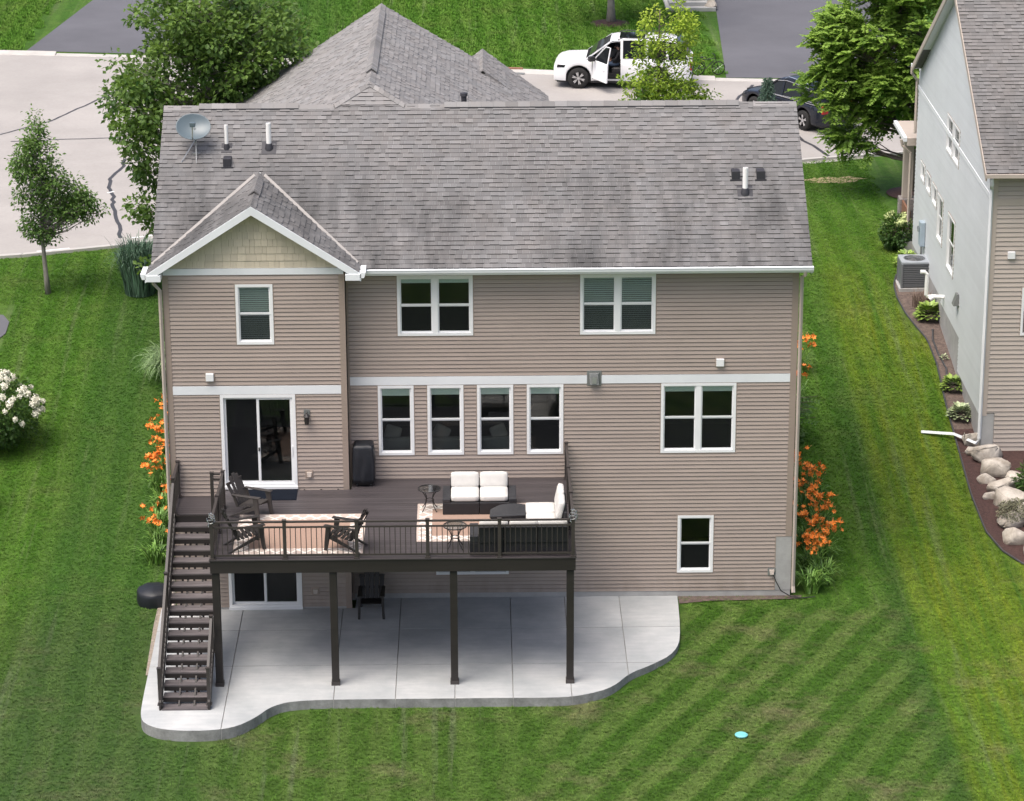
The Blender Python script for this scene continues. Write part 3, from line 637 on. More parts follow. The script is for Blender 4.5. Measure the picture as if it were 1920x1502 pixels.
# main eave: fascia, gutter, soffit
part('soffit', M['white_t'], house, (BX+.03, -.38, ZE-.16, XRr-.02, -.03, ZE-.145)); part('fascia', M['white_t'], house, (4.72, -.41, ZE-.17, XRr-.01, -.385, ZE-.03))
mb = MB(); mb.prism([(-.07, -.11), (.0, -.11), (.045, -.04), (.05, .02), (.06, .025), (.06, .035), (-.07, .035), (-.07, .02)], lambda u, v, w: (w, -.485-u, ZE-.045+v), 4.80, XRr+.02); mb.build('gutter', M['white_t'], house)
part('rake_board', M['white_t'], house, (XRr-.02, -.42, ZE-.19, XRr+.01, -.03, ZE-.03))
for sg, x in ((1, XRr-.005), (-1, XL+.005)):
    mb = MB(); mb.poly([(x, -.40, ZE-.02), (x, YR, ZR-.02), (x, YR, ZR-.2), (x, -.40, ZE-.2), (x-sg*.03, -.40, ZE-.02), (x-sg*.03, YR, ZR-.02), (x-sg*.03, YR, ZR-.2), (x-sg*.03, -.4, ZE-.2)], [(0, 1, 2, 3), (4, 5, 6, 7), (0, 1, 5, 4), (3, 2, 6, 7), (0, 3, 7, 4)]); mb.build('rake_board', M['white_t'], house)
    mb = MB(); mb.poly([(x, YR, ZR-.02), (x, 8.4, ZE-.02), (x, 8.4, ZE-.2), (x, YR, ZR-.2)], [(0, 1, 2, 3)]); mb.build('rake_board', M['white_t'], house)
    mb = MB(); xw = W if sg > 0 else 0; mb.poly([(xw, 0, 8.6), (xw, 8.1, 8.6), (xw, YR, ZR-.15), (xw-sg*.1, 0, 8.6), (xw-sg*.1, 8.1, 8.6), (xw-sg*.1, YR, ZR-.15)], [(0, 1, 2), (3, 5, 4)]); mb.build('gable_wall', M['siding'], house)
def downspout(parent, pts, mat, w=.075): 
    mb = MB(); mb.tube(pts, [w*.62]*len(pts), 4); return mb.build('downspout', mat, parent)
downspout(house, [(-.22, -.75, 8.5), (-.22, -.72, 8.42), (-.08, -.69, 8.25), (-.075, -.68, .2), (-.12, -.75, .1)], M['gutter_tan'])
downspout(house, [(W+.12, -.47, ZE-.12), (W+.12, -.44, 8.42), (W+.085, -.06, 8.28), (W+.085, -.06, .25), (W+.09, -.15, .1)], M['gutter_tan'])
# fittings on the walls
def vent_box(fn, u, z, s=.095):
    o = part('wall_vent', M['white'], house, (u-s, z-s, .0, u+s, z+s, .10), fn=fn, bevel=.012)
    part('bezel', M['corner'], o, (u-s-.03, z-s-.03, -.01, u+s+.03, z+s+.03, .022), fn=fn); return o
vent_box(fb, 1.02, 6.05); vent_box(fm, 13.33, 6.12)
o = part('exhaust_hood', M['gunmetal'], house, (10.10, 5.55, -.01, 10.46, 5.93, .035), fn=fm, bevel=.01)
mb = MB(); mb.hexa([fm(10.17, 5.60, .036), fm(10.39, 5.60, .036), fm(10.39, 5.60, .15), fm(10.17, 5.60, .15), fm(10.15, 5.88, .036), fm(10.41, 5.88, .036), fm(10.37, 5.86, .07), fm(10.19, 5.86, .07)]); mb.build('hood', M['gunmetal'], o, bevel=.006)
part('flap', M['galv'], o, (10.22, 5.63, .151, 10.34, 5.80, .156), fn=fm)
def outlet(fn, u, z, mat=None):
    o = part('outlet_box', mat or M['corner'], house, (u-.10, z-.10, -.01, u+.10, z+.10, .03), fn=fn, bevel=.008)
    mb = MB(); mb.hexa([fn(u-.045, z-.06, .03), fn(u+.045, z-.06, .03), fn(u+.045, z-.06, .085), fn(u-.045, z-.06, .085), fn(u-.06, z+.06, .03), fn(u+.06, z+.06, .03), fn(u+.06, z+.05, .06), fn(u-.06, z+.05, .06)]); mb.build('cover', M['gutter_tan'], o)
outlet(fb, 3.34, 3.54); outlet(fb, 3.41, .47); outlet(fm, 14.72, .62, M['gunmetal'])
def lantern(fn, u, z, label):
    l = thing('wall_lantern', label, 'lamp')
    part('back_plate', M['gunmetal'], l, (u-.075, z-.02, .018, u+.075, z+.18, .04), fn=fn, bevel=.005)
    mb = MB(); mb.lathe(fn(u, z-.16, .13), [(.0, 0), (.05, 0), (.065, .17), (.085, .2), (.03, .27), (0, .28)], 10); mb.build('lamp_body', M['black_metal'], l)
    mb = MB(); mb.tube([fn(u, z+.1, .03), fn(u, z+.16, .09), fn(u, z+.12, .13)], .012, 6); mb.build('arm', M['black_metal'], l)
lantern(fb, 3.32, 5.02, 'small dark wall lantern beside the upper sliding glass door')
# things on the roof
on = lambda x, y: ZE+(y+.42)*s_m
def pipe(x, y, h, r, label=None):
    mb = MB(); mb.lathe((x, y, on(x, y)-.08), [(r, 0), (r, h), (r*.8, h+.004), (r*.8, h-.1)], 14); o = mb.build('vent_pipe', M['pipe'], roof, smooth=False)
    mb = MB(); mb.lathe((x, y, on(x, y)-.1), [(r*2.0, 0), (r*1.7, .12), (r*1.25, .22), (r*1.02, .23)], 14); mb.build('boot', M['boot'], o)
    mb = MB(); s = s_m; q = r*2.9; mb.hexa([(x-q, y-q, on(x, y-q)-.02), (x+q, y-q, on(x, y-q)-.02), (x+q, y+q, on(x, y+q)-.02), (x-q, y+q, on(x, y+q)-.02), (x-q, y-q, on(x, y-q)+.022), (x+q, y-q, on(x, y-q)+.022), (x+q, y+q, on(x, y+q)+.022), (x-q, y+q, on(x, y+q)+.022)]); mb.build('flashing', M['boot'], o)
pipe(1.32, 2.85, .68, .045); pipe(2.36, 2.85, .72, .062); pipe(13.99, 1.52, .72, .065)
def roof_box(x, y):
    z = on(x, y-.13); o = part('roof_vent', M['boot'], roof, (x-.10, y-.14, z-.02, x+.10, y+.16, z+.23), bevel=.012)
    part('flange', M['boot'], o, (x-.14, y-.16, z-.03, x+.14, y-.141, z+.03))
roof_box(1.36, 2.45); roof_box(13.79, 2.0); roof_box(14.40, 2.0)
mb = MB(); mb.lathe((7.16, 4.5, ZR-.15), [(.07, 0), (.07, .25), (.10, .27), (.09, .34), (0, .36)], 10); mb.build('roof_vent', M['boot'], roof)
# satellite dish
dsh = thing('satellite_dish', 'grey-blue satellite dish on a strutted mast near the roof ridge', 'satellite dish', (.58, 2.75, on(0, 2.75)))
mb = MB(); n = 28; c = Vector((-.05, -.02, .66)); ax = Vector((.06, -.72, .62)).normalized(); e1 = Vector((1, 0, 0)); e1 = (e1-ax*e1.dot(ax)).normalized(); e2 = ax.cross(e1)
rings = [0, .25, .5, .75, .95, 1.0]
vs = []
for rr in rings:
    for k in range(n):
        a = 2*math.pi*k/n; vs.append(c+e1*(.43*rr*math.cos(a))+e2*(.36*rr*math.sin(a))-ax*(.10*(1-rr*rr)))
for rr in (1.0, .7, .3):
    for k in range(n):
        a = 2*math.pi*k/n; vs.append(c+e1*(.43*rr*math.cos(a))+e2*(.36*rr*math.sin(a))-ax*(.10*(1-rr*rr)+.02))
fs = [(i*n+k, i*n+(k+1) % n, (i+1)*n+(k+1) % n, (i+1)*n+k) for i in range(len(rings)+2) for k in range(n)]
mb.poly(vs, fs); o = mb.build('reflector', M['dish'], dsh, smooth=True)
mb = MB(); mb.tube([c+e2*-.34, c+ax*.25-e2*.42, c+ax*.42-e2*.22], .018, 8); mb.build('feed_arm', M['galv'], dsh)
mb = MB(); q = c+ax*.44-e2*.18; mb.box(q.x-.07, q.y-.05, q.z-.05, q.x+.07, q.y+.05, q.z+.06); mb.build('receiver', M['dish'], dsh, bevel=.015)
mb = MB(); mb.tube([(0, 0, -.02), (0, 0, .3), (-.03, .05, .62)], .024, 8); mb.build('mast', M['galv'], dsh)
mb = MB(); mb.cyl((0, 0, -.03), .11, .035, 14); mb.build('foot', M['galv'], dsh)
for x_ in (-.36, .02):
    mb = MB(); mb.tube([(0, .0, .34), (x_, -.30, -.19)], .012, 6); mb.build('strut', M['galv'], dsh)
tag(part('sofa', M['sofa_in'], None, (4.95, .55, 3.2, 8.4, 1.5, 3.62), (4.95, .35, 3.2, 8.4, .56, 4.08), bevel=.06), 'pale sofa seen inside through the row of four windows', 'sofa')
for x_, rz in ((5.35, .3), (6.55, .5), (7.95, -.4)):
    o = rbox('cushion', -.2, -.07, -.17, .2, .07, .17, .05, M['cushion'], None); o.location = (x_, .62, 4.15); o.rotation_euler = (-.3, rz, 0); tag(o, 'pale throw cushion inside, behind the '+{5.35: 'first', 6.55: 'second', 7.95: 'third'}[x_]+' narrow window from the bay', 'cushion', 'cushions on the indoor sofa')
# ---------------------------------------------------------------- patio slab, cut into panels by its joints
def smooth_poly(pts, it=2):
    for _ in range(it):
        q = []
        for i in range(len(pts)):
            a, b = pts[i], pts[(i+1) % len(pts)]
            if a[2] or b[2]: 
                q.append(a)
                if a[2] and not b[2]: q.append((.5*a[0]+.5*b[0], .5*a[1]+.5*b[1], 0))
            else: q += [a if i == -1 else (.75*a[0]+.25*b[0], .75*a[1]+.25*b[1], 0), (.25*a[0]+.75*b[0], .25*a[1]+.75*b[1], 0)]
        pts = q
    return [(p[0], p[1]) for p in pts]
OUT = smooth_poly([(12.38, -.02, 1), (12.33, -2.4, 0), (12.1, -3.5, 0), (11.5, -4.2, 0), (10.95, -4.65, 0), (10.55, -5.4, 0), (10.0, -5.78, 0), (9.4, -5.97, 0), (8.2, -5.96, 0), (5.5, -5.96, 0), (3.3, -5.97, 0), (2.7, -6.25, 0), (2.36, -6.9, 0), (1.9, -7.42, 0), (1.2, -7.57, 0), (.35, -7.5, 0), (-.10, -7.2, 0), (-.27, -6.8, 0), (-.31, -5.8, 0), (-.35, -3.4, 0), (-.41, -.55, 1), (-.1, -.55, 1), (-.1, -.625, 1), (BX+.1, -.625, 1), (BX+.1, -.02, 1)])
def clip(poly, x0, x1, y0, y1):
    def cl(p, inside, inter):
        o = []
        for i in range(len(p)):
            a, b = p[i], p[(i+1) % len(p)]
            if inside(a): o.append(a)
            if inside(a) != inside(b): o.append(inter(a, b))
        return o
    fx = lambda c: (lambda a, b: (c, a[1]+(b[1]-a[1])*(c-a[0])/(b[0]-a[0]))); fy = lambda c: (lambda a, b: (a[0]+(b[0]-a[0])*(c-a[1])/(b[1]-a[1]), c))
    for ins, itr in ((lambda p: p[0] >= x0, fx(x0)), (lambda p: p[0] <= x1, fx(x1)), (lambda p: p[1] >= y0, fy(y0)), (lambda p: p[1] <= y1, fy(y1))):
        if len(poly) < 3: return []
        poly = cl(poly, ins, itr)
    return poly
M['slab_side'] = pm('slab_side', (.235, .24, .235), .3, 3, .9, fine=18, fvar=.25, bump=.5)
patio = tag(bpy.data.objects.new('patio', None), None, None, kind='structure'); COL.objects.link(patio)
XJ = [-1, 1.62, 4.08, 5.5, 6.87, 8.21, 9.56, 10.92, 13]; YJ = [-8, -4.05, -1.95, .1]
for i in range(len(XJ)-1):
    for j in range(len(YJ)-1):
        g = .007; p = clip(OUT, XJ[i]+g, XJ[i+1]-g, YJ[j]+g, YJ[j+1]-g)
        if len(p) < 3: continue
        mb = MB(); mb.mi = 1; mb.prism(p, lambda u, v, w: (u, v, w), -.36, 0); mb.m[-len(p)-1] = 0; mb.build('slab', [M['patio'], M['slab_side']], patio, bevel=.008)
mb = MB(); mb.prism([(x*.998+.01, y*.998-.004) for x, y in OUT], lambda u, v, w: (u, v, w), -.4, -.03); mb.build('slab_base', M['concrete_w'], patio)
# ---------------------------------------------------------------- deck
ZD, ZL = 3.18, 2.99
DX0, DX1, DY = 1.30, 9.66, -5.245
deck = thing('deck', 'dark brown raised deck with railings and long open stair above the patio', 'deck')
def board(x0, x1, y0, y1, z, mat=None): return part('deck_board', mat or M['deck'], deck, (x0, y0, z-.026, x1, y1, z))
y = DY+.146; ys = []
while y < -.03:
    y1 = min(y+.140, -.03)
    if y1-y > .03:
        x0 = DX0+.01
        if y1 > -BP-.02: x0 = BX+.08
        board(x0, DX1-.15, y, y1-.005, ZD)
    y += .140
board(DX0-.02, DX1+.02, DY-.02, DY+.14, ZD+.002); board(DX1-.145, DX1+.02, DY+.145, -.03, ZD+.001)
part('rim_board', M['deck_rim'], deck, (DX0, DY, ZD-.33, DX1, DY+.04, ZD-.028)); part('rim_board', M['deck_rim'], deck, (DX1-.04, DY+.041, ZD-.33, DX1, -.03, ZD-.028)); part('rim_board', M['deck_rim'], deck, (DX0, DY+.041, ZD-.33, DX0+.04, -.63, ZD-.028))
part('beam', M['deck_rim'], deck, (DX0+.05, DY+.09, ZD-.36, DX1-.05, DY+.19, ZD-.032))
for i in range(20):
    x = DX0+.25+i*.41
    if x < DX1-.1: part('joist', M['deck_rim'], deck, (x, DY+.2, ZD-.27, x+.04, -.63 if x < BX+.05 else -.04, ZD-.028))
for x in (1.41, 4.10, 6.86, 9.54):
    o = part('post', M['deck_rim'], deck, (x-.085, DY+.045, .0, x+.085, DY+.215, ZD-.335 if 0 else ZD-.362), bevel=.008)
    part('post_base', M['rail'], o, (x-.10, DY+.03, .0, x+.10, DY+.23, .09))
# landing one step down, left of the bay door
y = -1.86
while y < -.66:
    part('deck_board', M['deck'], deck, (.14, y, ZL-.026, DX0-.005, min(y+.135, -.64), ZL)); y += .14
part('rim_board', M['deck_rim'], deck, (.12, -1.89, ZL-.30, DX0-.003, -1.865, ZL-.03)); part('rim_board', M['deck_rim'], deck, (.10, -1.86, ZL-.30, .135, -.64, ZL-.002)); part('riser', M['deck_rim'], deck, (DX0-.004, -1.86, ZL, DX0+.009, -.64, ZD-.03))
# stair
st = thing('staircase', None, None); st.parent = deck
NR, RUN = 16, .288
for k in range(1, NR+1):
    z = max(ZL-k*.187, .035); y1 = -1.86-(k-1)*RUN; y0 = y1-RUN-.02
    for q in range(2):
        ya = y0+q*(RUN+.02)/2; part('tread', M['tread'], st, (.20, ya+.003, z-.034, 1.24, ya+(RUN+.02)/2-.003, z))
    if k < NR+1 and k > 1: part('riser', M['deck_rim'], st, (.20, y1-.018, z+.045, 1.24, y1+.0, z+.187-.036))
    if 1 < k < NR:
        for x in (.45, .72, .99): part('cleat', M['deck_rim'], st, (x-.025, y1+.002, z-.02, x+.025, y1+.03, z+.15))
for x in (.135, 1.245):
    mb = MB(); ya, za, yb, zb = -1.80, ZL-.03, -1.86-NR*RUN-.01, .0
    P = [(ya, za), (ya, za-.30), (yb+.25, 0), (yb, 0), (yb, .20)]
    mb.prism(P, lambda u, v, w: (w, u, v), x, x+.05); mb.build('stringer', M['deck_rim'], st)
for x in (.55, .90):
    mb = MB(); mb.prism([(-1.9, ZL-.22), (-1.9, ZL-.42), (-6.2, 0), (-6.4, .0)], lambda u, v, w: (w, u, v), x, x+.04); mb.build('stringer', M['deck_rim'], st)
# railings
def rail_run(a, b, parent, n_post=2, slope=False, posts=None, h=.93):
    # a,b base points on the walking surface; balusters between sub rail and bottom rail
    r = thing('railing', None, None); r.parent = parent; a, b = Vector(a), Vector(b); d = b-a; L = Vector((d.x, d.y, 0)).length
    posts = posts if posts is not None else [i/(n_post-1) for i in range(n_post)]
    up_ = Vector((0, 0, 1))
    for f in posts:
        p = a+d*f; mb = MB(); mb.box(p.x-.04, p.y-.04, p.z, p.x+.04, p.y+.04, p.z+h); o = mb.build('post', M['rail'], r, bevel=.005)
        mb = MB(); mb.box(p.x-.065, p.y-.065, p.z+.001, p.x+.065, p.y+.065, p.z+.03); mb.box(p.x-.05, p.y-.05, p.z+h, p.x+.05, p.y+.05, p.z+h+.02); mb.build('post_trim', M['galv'] if not slope and 0 else M['rail'], o)
    for name, z, w, t_ in (('top_rail', h-.03, .06, .035), ('sub_rail', h-.16, .035, .035), ('bottom_rail', .085, .035, .04)):
        mb = MB(); mb.bar(a+up_*z, b+up_*z, w, t_); mb.build(name, M['rail'], r)
    mb = MB(); mb.box(-.009, -.009, .09, .009, .009, h-.165); me = mb.mesh('baluster', M['rail'])
    n = int(L/.118)
    for i in range(1, n):
        f = i/n
        if any(abs(f-q)*L < .06 for q in posts): continue
        link('baluster', me, r, a+d*f)
    return r
PF = [(x-1.36)/(9.60-1.36) for x in (1.36, 3.02, 4.66, 6.28, 7.92, 9.60)]
rail_run((1.36, DY+.06, ZD), (9.60, DY+.06, ZD), deck, posts=PF)
rail_run((9.60, DY+.08, ZD), (9.60, -.09, ZD), deck, posts=[.33, .66, .99])
rail_run((1.36, DY+.08, ZD), (1.36, -1.92, ZD), deck, posts=[.5, 1.0])
rail_run((1.10, -1.97, ZL), (1.30, -1.97, ZL), deck, posts=[0], h=1.1)
rail_run((.16, -.70, ZL), (.16, -1.86, ZL), deck, posts=[0, 1.0])
sa, sb_ = Vector((.16, -1.92, ZL-.05)), Vector((.16, -6.38, .10)); rail_run(sa, sb_, st, slope=True, posts=[.5, 1.0], h=.90)
fa = .38; pa = Vector((1.27, -1.92, ZL-.05)); pb = Vector((1.27, -6.38, .10)); rail_run(pa.lerp(pb, .73), pb, st, slope=True, posts=[0, 1.0], h=.90)
# ---------------------------------------------------------------- things on the deck
def adirondack(name, label, loc, rz, mat, group=None):
    t = thing(name, label, 'chair', loc, rz, group)       # faces -Y locally
    for i in range(5):                                     # fanned back slats
        x = (i-2)*.105; top = 1.0-.052*abs(i-2)**1.7; mb = MB()
        mb.hexa([(x-.049, .20, .30), (x+.049, .20, .30), (x+.049, .222, .30), (x-.049, .222, .30), (x*1.22-.06, .47, top), (x*1.22+.06, .47, top), (x*1.22+.06, .492, top), (x*1.22-.06, .492, top)]); mb.build('back_slat', mat, t, bevel=.012)
    mb = MB()
    for z, y_, w in ((.55, .325, .54), (.82, .43, .58)): mb.bar((-w/2, y_+.01, z), (w/2, y_+.01, z), .03, .06)
    mb.build('back_brace', mat, t)
    for i in range(6):
        y_ = -.33+i*.098; z = .385-.018*i; mb = MB(); mb.box(-.27, y_, z-.02, .27, y_+.086, z); mb.build('seat_slat', mat, t, bevel=.006)
    for s in (-1, 1):
        mb = MB(); mb.hexa([(s*.27-.065, -.42, .585), (s*.27+.065, -.42, .585), (s*.29+.04, .34, .56), (s*.29-.04, .34, .56), (s*.27-.065, -.42, .61), (s*.27+.065, -.42, .61), (s*.29+.04, .34, .585), (s*.29-.04, .34, .585)]); mb.build('arm', mat, t, bevel=.01)
        mb = MB(); mb.hexa([(s*.30-.03, -.42, 0), (s*.30+.03, -.42, 0), (s*.30+.03, -.34, 0), (s*.30-.03, -.34, 0), (s*.28-.03, -.37, .585), (s*.28+.03, -.37, .585), (s*.28+.03, -.24, .585), (s*.28-.03, -.24, .585)]); mb.build('leg', mat, t, bevel=.006)
        mb = MB(); mb.hexa([(s*.27-.025, .38, 0), (s*.27+.025, .38, 0), (s*.27+.025, .46, 0), (s*.27-.025, .46, 0), (s*.27-.025, -.36, .31), (s*.27+.025, -.36, .31), (s*.27+.025, -.33, .40), (s*.27-.025, -.33, .40)]); mb.build('leg', mat, t, bevel=.006)
        mb = MB(); mb.bar((s*.27, .20, .28), (s*.285, .30, .58), .04, .05); mb.build('arm_support', mat, t)
    return t
adirondack('adirondack_chair', 'grey-brown adirondack chair beside the sliding door and door mat', (2.05, -2.45, ZD), R(62), M['chair'])
adirondack('adirondack_chair', 'dark adirondack chair on the rug by the stair-side deck corner', (2.05, -4.45, ZD+.012), R(108), M['chair_dk'])
adirondack('adirondack_chair', 'black adirondack chair on the terracotta rug facing the stair side', (4.38, -4.55, ZD+.012), R(-108), M['chair_dk'])
adirondack('adirondack_chair', 'dark adirondack chair standing on the patio underneath the deck', (4.80, -.52-.42, 0), R(0), M['chair_dk'])
def rug(label, cx, cy, hx, hy):
    mb = MB(); mb.box(-hx, -hy, 0, hx, hy, .009); o = mb.build('rug', rug_mat('rug', hx, hy)); o.location = (cx, cy, ZD+.003); tag(o, label, 'rug')
rug('terracotta rug with cream border under the adirondack chairs', 3.28, -3.69, 1.50, 1.27)
rug('terracotta rug with cream border under the white-cushioned seating', 7.45, -3.02, 1.46, 1.22)
o = part('door_mat', M['mat_navy'], None, (1.86, -1.46, ZD+.003, 3.06, -.76, ZD+.016)); tag(o, 'dark navy mat in front of the upper sliding door', 'door mat')
# covered grill in the corner of the bay
g = thing('covered_grill', 'tall grill under a black fabric cover in the bay corner', 'grill', (4.66, -.36, ZD))
bm = bmesh.new(); bmesh.ops.create_cube(bm, size=1); bmesh.ops.subdivide_edges(bm, edges=bm.edges, cuts=9, use_grid_fill=True)
for v in bm.verts:
    x, y_, z = v.co; h = z+.5; fl_ = 1-.16*h**3-.10*(1-h)**2; n_ = noise.noise(Vector((x*5, y_*5, z*2)))*.025+noise.noise(Vector((x*14, y_*14, z*1.3)))*.014*(1-h)
    d_ = Vector((x, y_, 0)); rr = max(abs(x), abs(y_)); k = .5*(rr/(d_.length+1e-6))+.5 if d_.length > 1e-6 else 1
    v.co = Vector((x*.56*fl_*(.8+.2*k)+n_, y_*.58*fl_*(.8+.2*k)+n_, .10+h*(.98-.10*(y_+.5)*0)-.05*(rr*2)**4*(h > .95)))
me = bpy.data.meshes.new('cover'); bm.to_mesh(me); bm.free(); me.materials.append(M['cover']); me.polygons.foreach_set('use_smooth', [True]*len(me.polygons)); link('cover', me, g)
for sx in (-1, 1):
    for sy in (-1, 1):
        mb = MB(); mb.tube([(sx*.17-.02, sy*.17, .05), (sx*.17+.02, sy*.17, .05)], .05, 12); mb.build('wheel', M['blackplastic'], g)
mb = MB(); mb.box(-.2, -.2, .05, .2, .2, .14); mb.build('base_frame', M['black_metal'], g)
# wicker seating
def loveseat():
    t = thing('wicker_loveseat', 'black wicker loveseat with four white cushions facing the deck front', 'sofa', (7.47, -2.05, ZD+.012))
    for s in (-1, 1):
        mb = MB(); mb.box(min(0, s*.875)+(.004 if s > 0 else 0), -.50, .0, max(0, s*.875)-(.004 if s < 0 else 0), .40, .30); mb.build('base', M['wicker'], t, bevel=.015)
        mb = MB(); mb.box(s*.785-.09, -.50, .302, s*.785+.09, .40, .40); mb.build('arm', M['wicker_top'], t, bevel=.015)
        rbox('seat_cushion', min(s*.01, s*.68), -.47, .305, max(s*.01, s*.68), .24, .46, .05, M['cushion'], t, .012)
        o = rbox('back_cushion', -.335, -.08, -.19, .335, .08, .19, .06, M['cushion'], t); o.location = (s*.345, .28, .60); o.rotation_euler = (R(-14), 0, 0)
    mb = MB(); mb.box(-.70, .30, .302, .70, .42, .62); mb.build('back', M['wicker'], t, bevel=.02)
loveseat()
t = thing('wicker_sofa', 'black wicker sofa with white cushions against the right side railing', 'sofa', (9.05, -3.55, ZD+.012))
mb = MB(); mb.box(-.50, -.66, 0, .42, .66, .30); mb.build('base', M['wicker'], t, bevel=.015)
for y_ in (-.64, .01):
    rbox('seat_cushion', -.50, y_, .305, .22, y_+.63, .46, .05, M['cushion'], t, .012)
    o = rbox('back_cushion', -.08, -.31, -.24, .08, .31, .24, .06, M['cushion'], t); o.location = (.29, y_+.315, .70); o.rotation_euler = (0, R(12), 0)
mb = MB(); mb.box(.36, -.66, .302, .45, .66, .68); mb.build('back', M['wicker'], t, bevel=.02)
t = thing('wicker_sofa', 'black wicker sofa with its back to the front railing', 'sofa', (8.35, -4.66, ZD+.005))
for a, b in ((-1.11, -.34), (-.335, .44), (.445, 1.14)):
    mb = MB(); mb.box(a, -.42, .0, b, .42, .30); mb.build('base', M['wicker'], t, bevel=.012)
    mb = MB(); mb.box(a if a > -1 else -.90, -.45, .302, b, -.32, .69); mb.build('back', M['wicker'], t, bevel=.015)
mb = MB(); mb.box(-1.11, -.42, .302, -.91, .42, .46); mb.build('arm', M['wicker_top'], t, bevel=.015)
for a, b in ((-.90, -.22), (-.21, .47), (.48, 1.12)):
    rbox('seat_cushion', a, -.31, .305, b, .42, .46, .05, M['cushion'], t, .012)
    o = rbox('back_cushion', -.33, -.07, -.22, .33, .07, .22, .06, M['cushion'], t); o.location = ((a+b)/2, -.24, .58); o.rotation_euler = (R(10), 0, 0)
t = thing('wicker_ottoman', 'dark wicker ottoman with curved top on the seating rug', 'ottoman', (8.30, -3.30, ZD+.012))
mb = MB(); mb.prism([(-.58, -.36)]+[(.50*math.cos(a)-.04, .42*math.sin(a)) for a in [R(-38+i*15) for i in range(12)]]+[(-.56, .05)], lambda u, v, w: (u, v, w), .02, .34); mb.build('base', M['wicker'], t, bevel=.02)
mb = MB(); mb.prism([(-.60, -.38)]+[(.53*math.cos(a)-.04, .45*math.sin(a)) for a in [R(-38+i*15) for i in range(12)]]+[(-.58, .07)], lambda u, v, w: (u, v, w), .342, .40); mb.build('top', M['wicker_top'], t, bevel=.02)
for sx, sy in ((-.45, -.25), (.3, -.25), (.3, .25), (-.4, .05)):
    mb = MB(); mb.box(sx-.03, sy-.03, 0, sx+.03, sy+.03, .02); mb.build('foot', M['black_metal'], t)
def bistro(label, loc, group=None):
    t = thing('side_table', label, 'table', loc, 0, group)
    mb = MB(); pts = [(.27*math.cos(a), .27*math.sin(a), .55) for a in [2*math.pi*i/28 for i in range(29)]]; mb.tube(pts, .014, 6); mb.build('rim', M['black_metal'], t)
    mb = MB(); mb.cyl((0, 0, .545), .26, .008, 28); mb.build('glass_top', M['tableglass'], t)
    mb = MB(); mb.tube([(.105*math.cos(a), .105*math.sin(a), .27) for a in [2*math.pi*i/20 for i in range(21)]], .010, 6); mb.build('ring', M['black_metal'], t)
    for i in range(4):
        a = R(45+90*i); c_, s_ = math.cos(a), math.sin(a)
        mb = MB(); mb.tube([(r*c_, r*s_, z) for r, z in ((.24, .54), (.17, .46), (.11, .34), (.105, .24), (.15, .13), (.22, .04), (.25, .008))], .011, 6); mb.build('leg', M['black_metal'], t)
bistro('round glass-topped metal side table beside the white-cushioned loveseat', (6.28, -2.2, ZD)); bistro('round glass-topped metal side table behind the front railing', (6.90, -4.62, ZD))
def lights_bundle(loc, label):
    t = thing('string_lights', label, 'string lights', loc); r_ = random.Random(3)
    mb = MB(); mb.tube([(.07*math.cos(i*.9)*(1-i*.01), .07*math.sin(i*.9), -.12+i*.011) for i in range(28)], .007, 5); mb.build('wire', M['galv'], t)
    mb = MB(); mb.lathe((0, 0, 0), [(0, -.03), (.022, -.02), (.026, 0), (.018, .025), (.008, .04)], 8); me = mb.mesh('bulb', M['tableglass'], True)
    for i in range(14): link('bulb', me, t, (.085*math.cos(i*1.7), .085*math.sin(i*1.7), r_.uniform(-.12, .16)))
lights_bundle((1.36, DY+.06, ZD+.96), 'coiled clear-bulb string lights on the stair-side deck corner post'); lights_bundle((9.60, DY+.06, ZD+.99), 'coiled clear-bulb string lights on the corner post by the sofas')
# covered fire pit beside the stair
mb = MB(); mb.lathe((0, 0, 0), [(.43, 0), (.45, .12), (.455, .30), (.45, .37), (.42, .41), (.2, .47), (0, .48)], 30)
o = mb.build('fire_pit', M['cover'], None, smooth=True); o.location = (-.62, -.02, -.10)
for v in o.data.vertices:
    n_ = noise.noise(v.co*4)*.09+noise.noise(v.co*11)*.04; v.co.x *= 1+n_; v.co.y *= 1+n_; v.co.z *= 1+n_*.5
tag(o, 'round fire pit under a black cover beside the stair', 'fire pit')
# ---------------------------------------------------------------- ground, street, drives
NEAR = [(-70, 17.5), (-20, 19.6), (-7.64, 21.66), (-3.58, 23.04), (2, 25.6), (8, 28.8), (14, 31.7), (19.14, 33.35), (22.7, 34.3), (40, 36.2), (95, 37)]
FAR = [(95, 45.2), (40, 45.8), (20.3, 46.4), (17.5, 46.7), (14.84, 47.2), (9.1, 48.35), (2, 50.2), (-6.5, 51.8), (-12.4, 52.7), (-25, 53.6), (-70, 54)]
ZS = 2.585
def lerpx(pts, x):
    p = sorted(pts)
    for a, b in zip(p, p[1:]):
        if a[0] <= x <= b[0]: return a[1]+(b[1]-a[1])*(x-a[0])/(b[0]-a[0])
    return p[0][1] if x < p[0][0] else p[-1][1]
mb = MB()
xs = [-220, -120, -70, -40, -20, -12, -6, -2, 0.02, 4, 8, 12, 15.15, 18, 22, 26, 32, 45, 80, 150, 230]; ys = [-120, -40, -25, -14, -8, -4, -1, 0.05, 1, 2, 3, 4, 5, 6, 7, 8, 9, 10, 11, 12, 13, 14.3, 16, 18, 20, 24, 30, 50, 80, 140, 260]
vi = {}
for i, x in enumerate(xs):
    for j, y in enumerate(ys): vi[i, j] = len(mb.v); mb.v.append((x, y, terr(y)))
